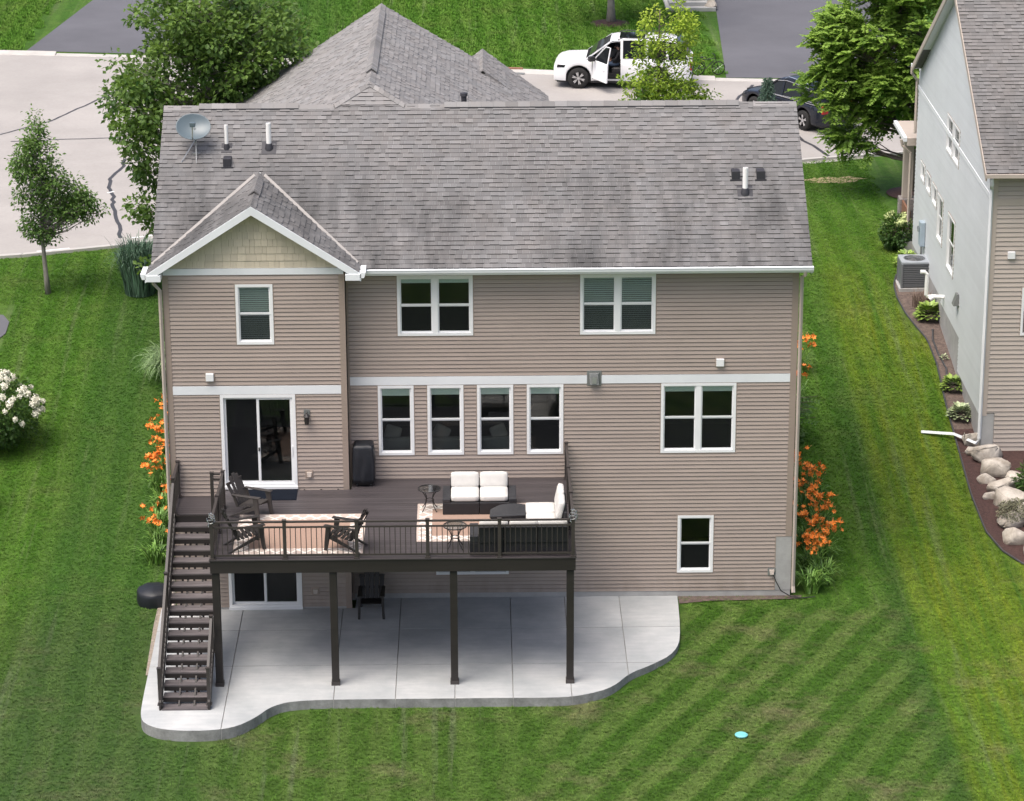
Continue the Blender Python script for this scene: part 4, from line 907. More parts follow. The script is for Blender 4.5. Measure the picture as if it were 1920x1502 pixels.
for i in range(len(xs)-1):
    for j in range(len(ys)-1):
        if xs[i] >= 0 and xs[i+1] <= 15.2 and ys[j] >= 0 and ys[j+1] <= 14.4: continue
        mb.f.append((vi[i, j], vi[i+1, j], vi[i+1, j+1], vi[i, j+1])); mb.t.append(.5); mb.m.append(0)
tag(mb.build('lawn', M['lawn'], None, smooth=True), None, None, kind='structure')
mb = MB(); n = 60
pl = [(-70+165*i/n) for i in range(n+1)]
for a, b in zip(pl, pl[1:]): mb.face([(a, lerpx(NEAR, a), ZS), (b, lerpx(NEAR, b), ZS), (b, lerpx(FAR, b), ZS), (a, lerpx(FAR, a), ZS)])
road = tag(mb.build('road', M['road'], None), None, None, kind='structure')
def kerb(pts, side, gaps=()):
    # each concrete kerb length is a piece about 3 m long
    par = tag(bpy.data.objects.new('kerb', None), None, None, kind='structure'); COL.objects.link(par)
    x = -34
    while x < 44:
        x1 = x+3; q = [(x+.01, lerpx(pts, x)), (x1-.01, lerpx(pts, x1))]; mb = MB(); s = side; hh = .02 if any(a < (x+x1)/2 < b for a, b in gaps) else .10
        mb.hexa([(q[0][0], q[0][1]-s*.05, ZS-.1), (q[1][0], q[1][1]-s*.05, ZS-.1), (q[1][0], q[1][1]+s*.45, ZS-.1), (q[0][0], q[0][1]+s*.45, ZS-.1), (q[0][0], q[0][1]-s*.05, ZS+hh), (q[1][0], q[1][1]-s*.05, ZS+hh), (q[1][0], q[1][1]+s*.45, ZS+.012), (q[0][0], q[0][1]+s*.45, ZS+.012)])
        mb.build('kerb_stone', M['kerb'], par, bevel=.01); x = x1
kerb(NEAR, 1); kerb(FAR, -1, ((-11.5, -4), (17.4, 25)))
def sheet(name, pts, z, mat): 
    mb = MB(); mb.face([(x, y, z) for x, y in pts]); return tag(mb.build(name, mat, None), None, None, kind='structure')
sheet('driveway', [(-11.34, 52.9), (-5.2, 52.0), (-3.4, 64), (-3.0, 82), (-9.0, 82), (-9.9, 63.8)], ZS+.008, M['asphalt'])
sheet('driveway', [(17.45, 46.9), (25.6, 46.4), (25.2, 63), (25, 82), (18.6, 82), (18.26, 63)], ZS+.008, M['asphalt'])
sheet('driveway', [(14.2, 31.4), (21.5, 33.7), (21.3, 34.2), (14.0, 32.2)], ZS+.006, M['road'])
def ribbon(name, pts, w, z, mat, parent=None):
    mb = MB()
    for a, b in zip(pts, pts[1:]):
        d = Vector((b[0]-a[0], b[1]-a[1], 0)).normalized(); s = Vector((-d.y, d.x, 0))*w/2
        mb.face([Vector((*a, z))-s, Vector((*b, z))-s, Vector((*b, z))+s, Vector((*a, z))+s])
    o = mb.build(name, mat, parent); 
    if parent is None: tag(o, None, None, kind='structure')
    return o
for pts, w in (([(-9.6, 37.2), (-7, 37.5), (-4.8, 37.8), (-2.9, 38.0)], .10), ([(-10.2, 38.2), (-8.7, 40.2), (-8.0, 41.8), (-7.3, 43.8), (-5.5, 47)], .10), ([(-5.1, 34.4), (-5.1, 33.2), (-5.3, 31.6), (-5.2, 30.4), (-4.95, 29.2), (-4.8, 27.8), (-4.4, 26.0), (-4.1, 24.0)], .13), ([(-4.2, 31.0), (-1.5, 31.2)], .08), ([(17.5, 43.0), (18.4, 45.6)], .12), ([(19.2, 37.3), (20.1, 33.9)], .14)):
    r_ = random.Random(len(pts)); q = []
    for a, b in zip(pts, pts[1:]):
        for k in range(4): q.append((a[0]+(b[0]-a[0])*k/4+r_.uniform(-.05, .05), a[1]+(b[1]-a[1])*k/4+r_.uniform(-.05, .05)))
    ribbon('crack_seal', q+[pts[-1]], w, ZS+.005, M['crack'], road)
for a, b in (((-6.6, 22.5), (-5.6, 22.85)), ((-3.75, 24.0), (-2.6, 24.5)), ((-3.9, 27.0), (-3.7, 27.5)), ((-5.2, 29.7), (-5.0, 29.9))): ribbon('paint_mark', [a, b], .10, ZS+.006, M['paint_w'], road)
sheet('path', [(-12, 14.2), (-6.9, 14.6), (-6.55, 15.4), (-6.55, 16.2), (-6.8, 16.7), (-12, 17.5)], 0, M['asphalt'])
p_ = bpy.data.objects['path']
for v in p_.data.vertices: v.co.z = terr(v.co.y)+.03
def patch(name, pts, mat, dz): 
    mb = MB(); mb.face([(x, y, terr(y)+dz) for x, y in pts]); return tag(mb.build(name, mat, None), None, None, kind='structure')
def blob(cx, cy, rx, ry, n=18, j=.25, seed=1):
    r_ = random.Random(seed); return [(cx+rx*math.cos(2*math.pi*i/n)*(1+r_.uniform(-j, j)), cy+ry*math.sin(2*math.pi*i/n)*(1+r_.uniform(-j, j))) for i in range(n)]
patch('bare_patch', blob(19.9, 30.7, 1.0, .5, j=.4), M['dead'], .016)
mb = MB(); mb.lathe((13.28, 57.7, ZS+.0), [(.9, .03), (.5, .10), (0, .13)], 20); tag(mb.build('mulch_ring', M['mulch'], None), None, None, kind='structure')
mb = MB(); mb.lathe((22.3, 28.8, ZS+.0), [(.9, .03), (.5, .12), (0, .16)], 20); tag(mb.build('mulch_ring', M['mulch'], None), None, None, kind='structure')
# storm drain in the far kerb
d_ = thing('storm_drain', 'rust-brown storm drain set in the far kerb', 'drain', (9.0, 48.1, ZS), R(-11)); mb = MB(); mb.box(-.5, -.3, .001, .45, .25, .03); mb.build('grate', M['gunmetal'], d_); mb = MB(); mb.box(-.7, .26, .0, .3, .42, .14); mb.build('hood', M['wood'], d_, bevel=.02)
mb = MB(); mb.lathe((0, 0, 0), [(.14, 0), (.15, .03), (.12, .05), (0, .055)], 16); o = mb.build('valve_cover', M['lid'], None, smooth=False); o.location = (13.32, -7.55, terr(-7.55)+.02); tag(o, 'round turquoise utility lid in the back lawn', 'utility lid')
stp = thing('concrete_steps', 'concrete front steps beside the driveway across the street', 'steps', (17.0, 61.0, ZS))
for i in range(3):
    mb = MB(); mb.box(-1.1+i*.15, -.8+i*.4, 0, 1.1, 2.5, .17*(i+1)); mb.build('step', M['concrete_w'], stp, bevel=.01) if i == 0 else part('step', M['concrete_w'], stp, (-1.1+i*.15, -.8+i*.4, .17*i+.002, 1.1-.002*i, 2.5-.002*i, .17*(i+1)), bevel=.01)
# gravel strip and soil at the left of the patio
mb = MB()
for i in range(14):
    y0, y1 = -4.2+i*.35, -4.2+(i+1)*.35; f = lambda y: -.42-.10*max(0, min(1, (y+4.3)/3))
    mb.face([(f(y0), y0, terr(y0)+.03), (-.33, y0, terr(y0)+.035), (-.33, y1, terr(y1)+.035), (f(y1), y1, terr(y1)+.03)])
tag(mb.build('gravel', pm('gravel', (.26, .22, .18), .3, 14, .95, fine=50, fvar=.45, bump=1), None), None, None, kind='structure')
patch('soil', [(12.40, -.45), (13.2, -.30), (15.4, -.22), (15.5, -.02), (12.40, -.02)], M['mulch_old'], .03)
# ---------------------------------------------------------------- neighbour's house
NX, NY = 21.22, 7.9
nb = thing('house', 'neighbouring house with pale grey side wall and beige rear wall', 'house')
fs_ = lambda u, z, o: (NX-o, u, z); fn_ = lambda u, z, o: (u, NY-o, z)
ns = (12.70-8.83)/(14.2-7.45); nrake = lambda z: (NY if z < 8.8 else 7.9+(z-8.95)/ns, 21.5 if z < 8.8 else 20.5-(z-8.95)/ns)
Hs = [(19.45, 20.25, 5.38, 5.95), (18.25, 19.05, 5.33, 5.92), (17.0, 17.85, 5.25, 5.88), (15.75, 16.75, 4.45, 5.85), (13.55, 14.8, 4.12, 5.78), (14.62, 15.7, 7.42, 8.52), (13.45, 14.55, 7.42, 8.52)]
fnd = [(7.9, 12.1, 0, 1.80), (12.1, 15.5, 0, 2.78), (15.5, 21.5, 0, 2.95)]
backing(nb, fs_, NY+.15, 21.4, 0, 12.2, Hs, M['interior'])
bpy.data.objects.remove(nb.children[-1])            # rebuilt below with the gable outline
mb = MB(); mb.prism([(NY+.16, 0), (21.4, 0), (21.4, 8.8), (14.2, 12.4), (NY+.16, 8.8)], lambda u, v, w: (w, u, v), NX+.20, NX+.35); mb.build('wall', M['interior'], nb)
sw = thing('side_wall', None, None); sw.parent = nb; rwn = thing('rear_wall', None, None); rwn.parent = nb
siding(sw, fs_, NY+.10, 21.4, .9, 12.3, bh(Hs)+fnd+[(0, 40, 7.93, 8.06)], M['siding_s'], e=.127, ulim=nrake, lap=.020)
siding(rwn, fn_, NX+.12, 27, .50, 8.7, [(NX, 21.56, 0, 1.97), (0, 40, 7.84, 8.03), (22.13, 23.9, 4.2, 5.55)], M['siding_n'], e=.127)
part('wall', M['interior'], nb, (NX+.36, NY+.02, 0, 27, NY+.16, 8.8)); part('front_wall', M['siding_s'], nb, (NX+.36, 21.3, 2, 27, 21.4, 8.8))
part('trim_band', M['white_t'], nb, (NY+.1, 7.93, -.01, 21.4, 8.06, .03), fn=fs_); part('trim_band', M['siding_n'], nb, (NX+.12, 7.84, -.01, 27, 8.03, .03), fn=fn_)
part('corner_board', M['gutter_tan'], nb, (NX-.02, 1.9, -.05, NX+.12, 8.8, .03), fn=fn_); part('corner_board', M['gutter_tan'], nb, (NX-.022, NY-.02, 1.9, NX-.018, NY+.10, 8.8))
part('foundation', M['concrete_w'], nb, (NY, .0, -.18, 12.1, 1.80, .01), (12.1, .0, -.18, 15.5, 2.78, .01), (15.5, .0, -.18, 21.4, 2.95, .01), fn=fs_)
part('foundation_step', M['concrete_w'], nb, (NX-.01, 0, -.1, 21.55, 1.95, .02), fn=fn_); part('foundation', M['concrete_w'], nb, (21.56, 0, -.1, 27, .5, .005), fn=fn_)
for i, h in enumerate(Hs): window(nb, fs_, *h, screen=False, rail=i > 2)
window(nb, fn_, 22.13, 23.9, 4.2, 5.55, cols=2)
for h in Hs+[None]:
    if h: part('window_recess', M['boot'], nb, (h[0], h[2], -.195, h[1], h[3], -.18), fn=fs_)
vb = part('wall_vent', M['white'], nb, (21.68, 6.37, 0, 21.88, 6.57, .1), fn=fn_, bevel=.012)
nroof = thing('roof', None, None); nroof.parent = nb
Ln = math.hypot(14.2-7.45, 12.70-8.83); XN = 20.93
shingles(nroof, (XN, 7.45, 8.83), (1, 0, 0), (0, 14.2-7.45, 12.70-8.83), Ln, lambda v: (0, 27-XN), M['shingle_n'], single=0)
slab(nroof, 'roof_deck', [(XN, 7.46, 8.83), (27, 7.46, 8.83), (27, 14.2, 12.7), (XN, 14.2, 12.7)], .13, M['gutter_tan']); slab(nroof, 'roof_deck', [(XN, 14.2, 12.7), (27, 14.2, 12.7), (27, 21.0, 8.80), (XN, 21.0, 8.80)], .13, M['shingle_n'])
mb = MB(); mb.poly([(XN-.02, 14.2, 12.69), (XN-.02, 21.05, 8.76), (XN-.02, 21.05, 8.56), (XN-.02, 14.2, 12.49), (XN+.02, 14.2, 12.69), (XN+.02, 21.05, 8.76), (XN+.02, 21.05, 8.56), (XN+.02, 14.2, 12.49)], [(0, 1, 2, 3), (4, 5, 6, 7), (0, 1, 5, 4), (3, 2, 6, 7), (1, 2, 6, 5)]); mb.build('rake_board', M['gutter_tan'], nb)
mb = MB(); mb.poly([(XN-.02, 14.2, 12.69), (XN-.02, 7.45, 8.82), (XN-.02, 7.45, 8.62), (XN-.02, 14.2, 12.49), (XN+.02, 14.2, 12.69), (XN+.02, 7.45, 8.82), (XN+.02, 7.45, 8.62), (XN+.02, 14.2, 12.49)], [(0, 1, 2, 3), (4, 5, 6, 7), (0, 1, 5, 4), (3, 2, 6, 7), (1, 2, 6, 5)]); mb.build('rake_board', M['gutter_tan'], nb)
mb = MB(); mb.poly([(XN+.02, 21.0, 8.66), (NX, 21.0, 8.66), (NX, 14.2, 12.52), (XN+.02, 14.2, 12.52)], [(0, 1, 2, 3)]); mb.build('soffit', M['white_t'], nb)
part('gutter', M['gutter_tan'], nb, (XN-.02, 7.36, 8.72, 27, 7.47, 8.82)); part('gutter', M['white_t'], nb, (XN-.03, 21.0, 8.70, 22.5, 21.14, 8.80), bevel=.01)
downspout(nb, [(NX-.15, 7.42, 8.70), (NX-.12, 7.5, 8.5), (NX-.06, 7.84, 8.3), (NX-.06, 7.84, 1.25), (NX-.12, 7.9, 1.1), (20.6, 8.6, 1.12), (19.75, 8.95, 1.07)], M['white_t'], .085)
downspout(nb, [(XN, 21.08, 8.7), (XN, 21.1, 8.5), (NX-.06, 21.45, 8.2), (NX-.06, 21.45, 6.5)], M['gutter_tan'])
# porch at the far corner
part('porch_roof', M['gutter_tan'], nb, (20.95, 21.6, 6.05, 24, 23.9, 6.32), bevel=.02); part('porch_gutter', M['white_t'], nb, (20.84, 21.6, 6.20, 20.945, 23.9, 6.33))
part('porch_column', M['gutter_tan'], nb, (21.15, 23.4, 3.9, 21.45, 23.7, 6.04)); part('porch_floor', M['concrete_w'], nb, (21.0, 21.52, 2.4, 24, 24.6, 2.95)); part('porch_rail', M['wood'], nb, (21.12, 21.8, 3.0, 21.18, 23.8, 3.85))
for k in range(6):
    for q in range(2): part('stone', M['stone'], nb, (21.05, 23.3+q*.26, 2.6+k*.215, 21.55, 23.55+q*.26, 2.805+k*.215), bevel=.02)
downspout(nb, [(20.8, 21.9, 6.2), (20.85, 21.9, 6.0), (21.1, 21.75, 5.8), (21.1, 21.75, 2.8)], M['gutter_tan'])
# utilities on the neighbour's side wall
em = thing('electric_meter', 'blue-grey electric meter box on the pale side wall', 'meter', (NX-.02, 19.0, 3.95)); mb = MB(); mb.box(-.16, -.17, -.38, 0, .17, .38); mb.build('box', M['meter'], em, bevel=.015); mb = MB(); mb.tube([(-.08, 0, -.38), (-.08, 0, -1.2)], .035, 8); mb.build('conduit', M['galv'], em); mb = MB(); mb.tube([(-.16, 0, .15), (-.22, 0, .15)], .09, 12); mb.build('dial', M['tableglass'], em)
vp = thing('pvc_vent', 'white plastic vent pipe elbow beside the air conditioner', 'pipe', (NX-.02, 16.3, terr(16.3))); mb = MB(); mb.tube([(0, 0, .55), (-.25, 0, .55), (-.3, 0, .6), (-.3, 0, 1.25), (-.38, 0, 1.32), (-.5, 0, 1.32)], .06, 10); mb.build('pipe', M['pipe'], vp)
vp = thing('pvc_vent', 'white plastic pipe elbow sticking out above the concrete foundation', 'pipe', (NX-.02, 14.9, 3.15)); mb = MB(); mb.tube([(0, 0, 0), (-.3, 0, .02), (-.42, 0, -.06)], .065, 10); mb.build('pipe', M['pipe'], vp)
hv = thing('wall_hood', 'dark grey dryer hood on the pale side wall', 'vent', (NX-.02, 12.45, 3.85)); mb = MB(); mb.hexa([(-.16, -.16, -.18), (0, -.16, -.18), (0, .16, -.18), (-.16, .16, -.18), (-.06, -.13, .16), (0, -.13, .16), (0, .13, .16), (-.06, .13, .16)]); mb.build('hood', M['gunmetal'], hv, bevel=.01)
ac = thing('air_conditioner', 'grey air conditioner unit beside the pale side wall', 'air conditioner', (20.82, 18.35, terr(18.35)+.03)); h = .42
mb = MB(); mb.box(-h+.02, -h+.02, .06, h-.02, h-.02, .80); mb.build('coil', M['blackplastic'], ac)
mb = MB(); mb.box(-.5, -.5, -.1, .5, .5, .055); mb.build('pad', M['concrete_w'], ac)
for i in range(12):
    z = .10+i*.058; mb = MB()
    for s in (-1, 1): mb.box(-h, s*h-.012, z, h, s*h+.012, z+.034); mb.box(s*h-.012, -h+.013, z, s*h+.012, h-.013, z+.034)
    mb.build('louver', M['ac'], ac)
for sx in (-1, 1):
    for sy in (-1, 1): part('corner_post', M['ac'], ac, (sx*h-.035, sy*h-.035, .05, sx*h+.035, sy*h+.035, .81), bevel=.02)
mb = MB(); n = 32; o4 = [(max(-h-.03, min(h+.03, .62*math.cos(2*math.pi*i/n))), max(-h-.03, min(h+.03, .62*math.sin(2*math.pi*i/n)))) for i in range(n)]; in4 = [(.33*math.cos(2*math.pi*i/n), .33*math.sin(2*math.pi*i/n)) for i in range(n)]
mb.poly([(x, y, .81) for x, y in o4]+[(x, y, .87) for x, y in o4]+[(x, y, .88) for x, y in in4]+[(x, y, .80) for x, y in in4], [(k*n+i, k*n+(i+1) % n, (k+1)*n+(i+1) % n, (k+1)*n+i) for k in range(3) for i in range(n)]); mb.build('top_panel', M['ac_l'], ac)
mb = MB()
for r_ in (.10, .16, .22, .28, .32): mb.tube([(r_*math.cos(2*math.pi*i/24), r_*math.sin(2*math.pi*i/24), .885+.02*(1-r_/.33)) for i in range(25)], .006, 4)
for i in range(8): a = 2*math.pi*i/8; mb.tube([(.08*math.cos(a), .08*math.sin(a), .90), (.33*math.cos(a), .33*math.sin(a), .885)], .006, 4)
mb.build('fan_grille', M['ac'], ac)
for i in range(4):
    a = R(90*i+20); mb = MB(); mb.hexa([(.05*math.cos(a), .05*math.sin(a), .78), (.29*math.cos(a-.35), .29*math.sin(a-.35), .78), (.29*math.cos(a+.25), .29*math.sin(a+.25), .80), (.05*math.cos(a+.6), .05*math.sin(a+.6), .80), (.05*math.cos(a), .05*math.sin(a), .785), (.29*math.cos(a-.35), .29*math.sin(a-.35), .785), (.29*math.cos(a+.25), .29*math.sin(a+.25), .805), (.05*math.cos(a+.6), .05*math.sin(a+.6), .805)]); mb.build('fan_blade', M['ac_l'], ac)
# planting bed along the neighbour's wall
EDGE = [(1.0, 22.2), (1.66, 21.35), (2.4, 20.95), (3.48, 20.69), (5.53, 20.62), (8.89, 20.67), (10.57, 20.69), (13.0, 20.78), (14.49, 20.72), (15.4, 20.5), (16.28, 20.32), (17.44, 20.22), (18.4, 20.25), (19.3, 20.45), (19.9, 20.9)]
ex_ = lambda y: lerpx(EDGE, y)
for nm, y0, y1, m in (('mulch_bed', 1.0, 9.1, M['mulch']), ('mulch_bed', 9.1, 19.9, M['mulch_old'])):
    mb = MB(); n = 40
    for i in range(n):
        a, b = y0+(y1-y0)*i/n, y0+(y1-y0)*(i+1)/n; xr = lambda y: 27 if y < NY else NX+.05
        mb.face([(ex_(a), a, terr(a)+.035), (xr((a+b)/2), a, terr(a)+.05), (xr((a+b)/2), b, terr(b)+.05), (ex_(b), b, terr(b)+.035)])
    tag(mb.build(nm, m, None, smooth=True), None, None, kind='structure')
mb = MB(); mb.tube([(ex_(y)-.02, y, terr(y)+.045) for y in [1.0+.35*i for i in range(54)]], .028, 6); tag(mb.build('bed_edging', M['edging'], None), 'black plastic edging along the neighbouring planting bed', 'edging')
mb = MB(); mb.tube([(20.95, 15.1, terr(15.1)+.06), (20.85, 14.4, terr(14.4)+.07), (20.88, 13.6, terr(13.6)+.06), (20.98, 12.6, terr(12.6)+.07), (20.90, 11.9, terr(11.9)+.07)], .028, 6); tag(mb.build('drip_hose', M['edging'], None), 'black hose lying on the old mulch between two hostas', 'hose')
mb = MB(); mb.tube([(14.76, -.05, .56), (14.82, -.12, .40), (14.95, -.16, .16), (15.2, -.2, .02), (15.45, -.25, .0), (15.8, -.2, .01)], .014, 6); tag(mb.build('power_cord', M['blackplastic'], None), 'black cord hanging from the outlet at the right house corner', 'cord')
def boulder(x, y, r, sx, sy, sz, seed, label):
    r_ = random.Random(seed*17); bm = bmesh.new()
    for _ in range(17):
        v = Vector((r_.gauss(0, 1), r_.gauss(0, 1), r_.gauss(0, 1))).normalized(); k = r_.uniform(.82, 1.1); bm.verts.new((v.x*sx*k*r, v.y*sy*k*r, v.z*sz*k*r))
    res = bmesh.ops.convex_hull(bm, input=bm.verts); bmesh.ops.delete(bm, geom=[g_ for g_ in res['geom_interior'] if isinstance(g_, bmesh.types.BMVert)], context='VERTS')
    bmesh.ops.bevel(bm, geom=list(bm.edges), offset=.045*r, segments=2, affect='EDGES'); bmesh.ops.triangulate(bm, faces=bm.faces); bmesh.ops.subdivide_edges(bm, edges=[e_ for e_ in bm.edges if e_.calc_length() > .12*r], cuts=2, use_grid_fill=True)
    s = Vector((seed*3.1, seed*1.7, seed))
    for v in bm.verts: v.co *= 1+.05*noise.noise(v.co/r*2.5+s)+.03*noise.noise(v.co/r*7+s)
    bmesh.ops.recalc_face_normals(bm, faces=bm.faces); me = bpy.data.meshes.new('boulder'); bm.to_mesh(me); bm.free(); me.materials.append(M['rock']); me.polygons.foreach_set('use_smooth', [True]*len(me.polygons))
    o = link('boulder', me, None, (x, y, terr(y)+r*sz*.45), 0); tag(o, label, 'boulder', 'boulders edging the neighbouring bed'); return o
BL = ['long pale boulder at the foot of the neighbouring downspout', 'buff boulder touching the beige wall corner', 'rounded tan boulder between two flatter boulders', 'flat grey boulder with a dark cleft', 'grey striped boulder in the middle of the boulder row', 'small tan boulder tucked behind the boulder row', 'mossy boulder half covered by low shrub', 'angular pale boulder behind the mossy one', 'white boulder at the bend of the mulch bed', 'large white boulder at the end of the row']
for i, (x, y, r, sx, sy, sz) in enumerate(((21.18, 8.25, .42, 1.2, .8, .8), (21.35, 7.4, .50, 1.15, .75, .85), (21.4, 6.6, .50, 1.05, .9, .9), (21.5, 5.8, .50, 1.3, .75, .7), (21.5, 4.95, .56, 1.1, .8, .85), (22.25, 5.35, .42, .7, 1.3, .95), (21.4, 3.8, .46, 1.0, .8, .8), (21.9, 4.2, .46, 1.1, .85, 1.0), (21.35, 2.95, .44, 1.1, .8, .9), (21.75, 2.2, .56, .9, 1.15, .9))): boulder(x, y, r*.88, sx, sy, sz, i+1, BL[i])
for i, (x, y, r, lb) in enumerate(((21.0, 7.75, .22, 'small buff stone beside the long pale boulder'), (21.1, 6.2, .24, 'small stone wedged at the mulch side of the flat grey boulder'), (21.95, 6.3, .30, 'rough stone behind the rounded tan boulder'), (21.05, 5.35, .22, 'little pale stone on the red mulch edge of the boulder row'), (22.0, 3.3, .34, 'tan stone behind the white boulder at the bend'))): boulder(x, y, r, 1.2, .85, .8, 30+i, lb)
boulder(17.9, 60.6, .4, 1, .8, .8, 12, 'small boulder beside the steps across the street')
# ---------------------------------------------------------------- vehicles
def loft(mb, rings, close=False):
    b = len(mb.v); n = len(rings[0])
    for r_ in rings: mb.v += [tuple(p) for p in r_]
    for i in range(len(rings)-1):
        for k in range(n-1): mb.f.append((b+i*n+k, b+i*n+k+1, b+(i+1)*n+k+1, b+(i+1)*n+k)); mb.t.append(.5); mb.m.append(mb.mi)
def interp(tab, x):
    for (a, p), (b, q) in zip(tab, tab[1:]):
        if a <= x <= b:
            t_ = (x-a)/(b-a+1e-9); t_ = t_*t_*(3-2*t_)*.35+t_*.65; return p+(q-p)*t_
    return tab[0][1] if x < tab[0][0] else tab[-1][1]
def car(name, label, loc, rz, paint, L, Wd, top, roofline, belt, xw, rw, door=None, rails=True, spokes=5, hood_end=None):
    t = thing(name, label, 'car', loc, rz); hw = Wd/2; xf, xb = L/2, -L/2; sill = .30
    def zb(x):
        z = sill
        for c in xw:
            d = abs(x-c); R_ = rw+.09
            if d < R_: z = max(z, .02+rw+math.sqrt(max(0, R_*R_-d*d))*.98)
        return z
    def wf(x):
        e = min((xf-x)/.7, (x-xb)/.45, 1); e = max(0, e); return hw*(.80+.20*(1-(1-e)**2.2))
    xs_ = sorted({round(xb+i*L/70, 3) for i in range(71)} | {c+s*(rw+.09)*q for c in xw for s in (-1, 1) for q in (1, .97, .85, .6, .3)} | (set(door) if door else set()))
    def ring(x, s):
        w = wf(x); b_ = belt(x); z0 = min(zb(x), b_-.12); zs_ = [z0, z0+(b_-z0)*.12, z0+(b_-z0)*.45, z0+(b_-z0)*.75, z0+(b_-z0)*.93, b_]; ws = [.95, .985, 1.0, .995, .965, .90]
        return [Vector((x, s*w*k, z)) for z, k in zip(zs_, ws)]
    body = MB()
    for s in (-1, 1):
        for a, b in zip(xs_, xs_[1:]):
            ra, rb_ = ring(a, s), ring(b, s); n = len(ra)
            for k in range(n-1):
                if door and s > 0 and door[1] <= a and b <= door[0]+1e-6 and k >= 1: continue
                q = [ra[k], rb_[k], rb_[k+1], ra[k+1]]; body.face(q if s < 0 else q[::-1])
    for a, b in zip(xs_, xs_[1:]):                       # bonnet / shoulder deck
        ra, rb_ = ring(a, 1)[-1], ring(b, 1)[-1]; m_ = .035
        A = [Vector((a, ra.y, ra.z)), Vector((a, ra.y*.6, ra.z+m_)), Vector((a, 0, ra.z+m_*1.2)), Vector((a, -ra.y*.6, ra.z+m_)), Vector((a, -ra.y, ra.z))]
        B_ = [Vector((b, rb_.y, rb_.z)), Vector((b, rb_.y*.6, rb_.z+m_)), Vector((b, 0, rb_.z+m_*1.2)), Vector((b, -rb_.y*.6, rb_.z+m_)), Vector((b, -rb_.y, rb_.z))]
        for k in range(4):
            if door and door[1] <= a and b <= door[0]+1e-6: continue
            body.face([A[k], A[k+1], B_[k+1], B_[k]])
    for x in (xs_[0], xs_[-1]):
        l, r_ = ring(x, 1), ring(x, -1); body.face(l+r_[::-1])
    o = body.build('body', paint, t, smooth=False); bmx = bmesh.new(); bmx.from_mesh(o.data); bmesh.ops.remove_doubles(bmx, verts=bmx.verts, dist=.002); bmesh.ops.recalc_face_normals(bmx, faces=bmx.faces); bmx.to_mesh(o.data); bmx.free()
    o.data.polygons.foreach_set('use_smooth', [True]*len(o.data.polygons)); md = o.modifiers.new('es', 'EDGE_SPLIT'); md.split_angle = R(38)
    bmat = o
    # glasshouse hull: belt outline to roof outline
    gx = [p[0] for p in roofline]; g = MB(); rwid = lambda x: hw*(.79 if door else .72); bwid = lambda x: wf(x)*.90
    N_ = 30; cols_ = [gx[0]+(gx[-1]-gx[0])*i/N_ for i in range(N_+1)]; cols_ = sorted(set(cols_) | (set(door) if door else set()))
    zr_ = lambda x: interp(roofline, x)
    def pt(x, f, s): zz = belt(x)+.01+(zr_(x)-belt(x)-.01)*f; return Vector((x, s*(bwid(x)+(rwid(x)-bwid(x))*min(1, (zz-belt(x))/(top-1.05+.001))), zz))
    for s in (-1, 1):
        for a, b in zip(cols_, cols_[1:]):
            if door and s > 0 and door[1]-.01 <= a and b <= door[0]-.12: 
                continue
            g.face([pt(a, 0, s), pt(b, 0, s), pt(b, 1, s), pt(a, 1, s)])
    for a, b in zip(cols_, cols_[1:]): g.face([pt(a, 1, -1), pt(b, 1, -1), pt(b, 1, 1), pt(a, 1, 1)])
    g.build('windows', M['carglass'], t)
    # roof skin and pillars in paint
    hi = [x for x in cols_ if zr_(x) > top-.10]; r_ = MB(); xa, xz = hi[0], hi[-1]
    rows = []
    for i in range(13):
        x = xa+(xz-xa)*i/12; w = rwid(x)+.015; z = zr_(x)+.012; rows.append([Vector((x, -w, z-.05)), Vector((x, -w*.93, z)), Vector((x, -w*.5, z+.03)), Vector((x, 0, z+.038)), Vector((x, w*.5, z+.03)), Vector((x, w*.93, z)), Vector((x, w, z-.05))])
    loft(r_, rows); r_.build('roof', paint, t, smooth=True)
    mb = MB(); mb.box(xz-1.35, -rwid(0)*.66, zr_(xz-1)+.052, xz-.35, rwid(0)*.66, zr_(xz-1)+.058) ; mb.build('sunroof', M['carglass'], t)
    pil = MB()
    px_ = [gx[0]+.02, gx[-1]-.02]
    for s in (-1, 1):
        for (a, fa_), (b, fb_) in (((gx[-1], 0), (xz, 1)), ((gx[0], 0), (xa, 1))):
            pil.bar(pt(a, 0, s)+Vector((0, s*.012, 0)), Vector((b, s*(rwid(b)+.012), zr_(b)-.01)), .085, .05)
        for x in ((door[1]-.03, -.95, -1.75) if door else (-.05, -1.05)):
            if gx[0]+.2 < x < gx[-1]: pil.bar(pt(x, 0, s)+Vector((0, s*.006, 0)), pt(x, 1, s)+Vector((0, s*.006, 0)), .10, .03)
        pil.bar(pt(gx[0]+.1, 0, s)+Vector((0, s*.01, .005)), pt(door[1] if door and s > 0 else gx[-1]-.1, 0, s)+Vector((0, s*.01, .005)), .03, .04)
    pil.build('pillars', paint, t)
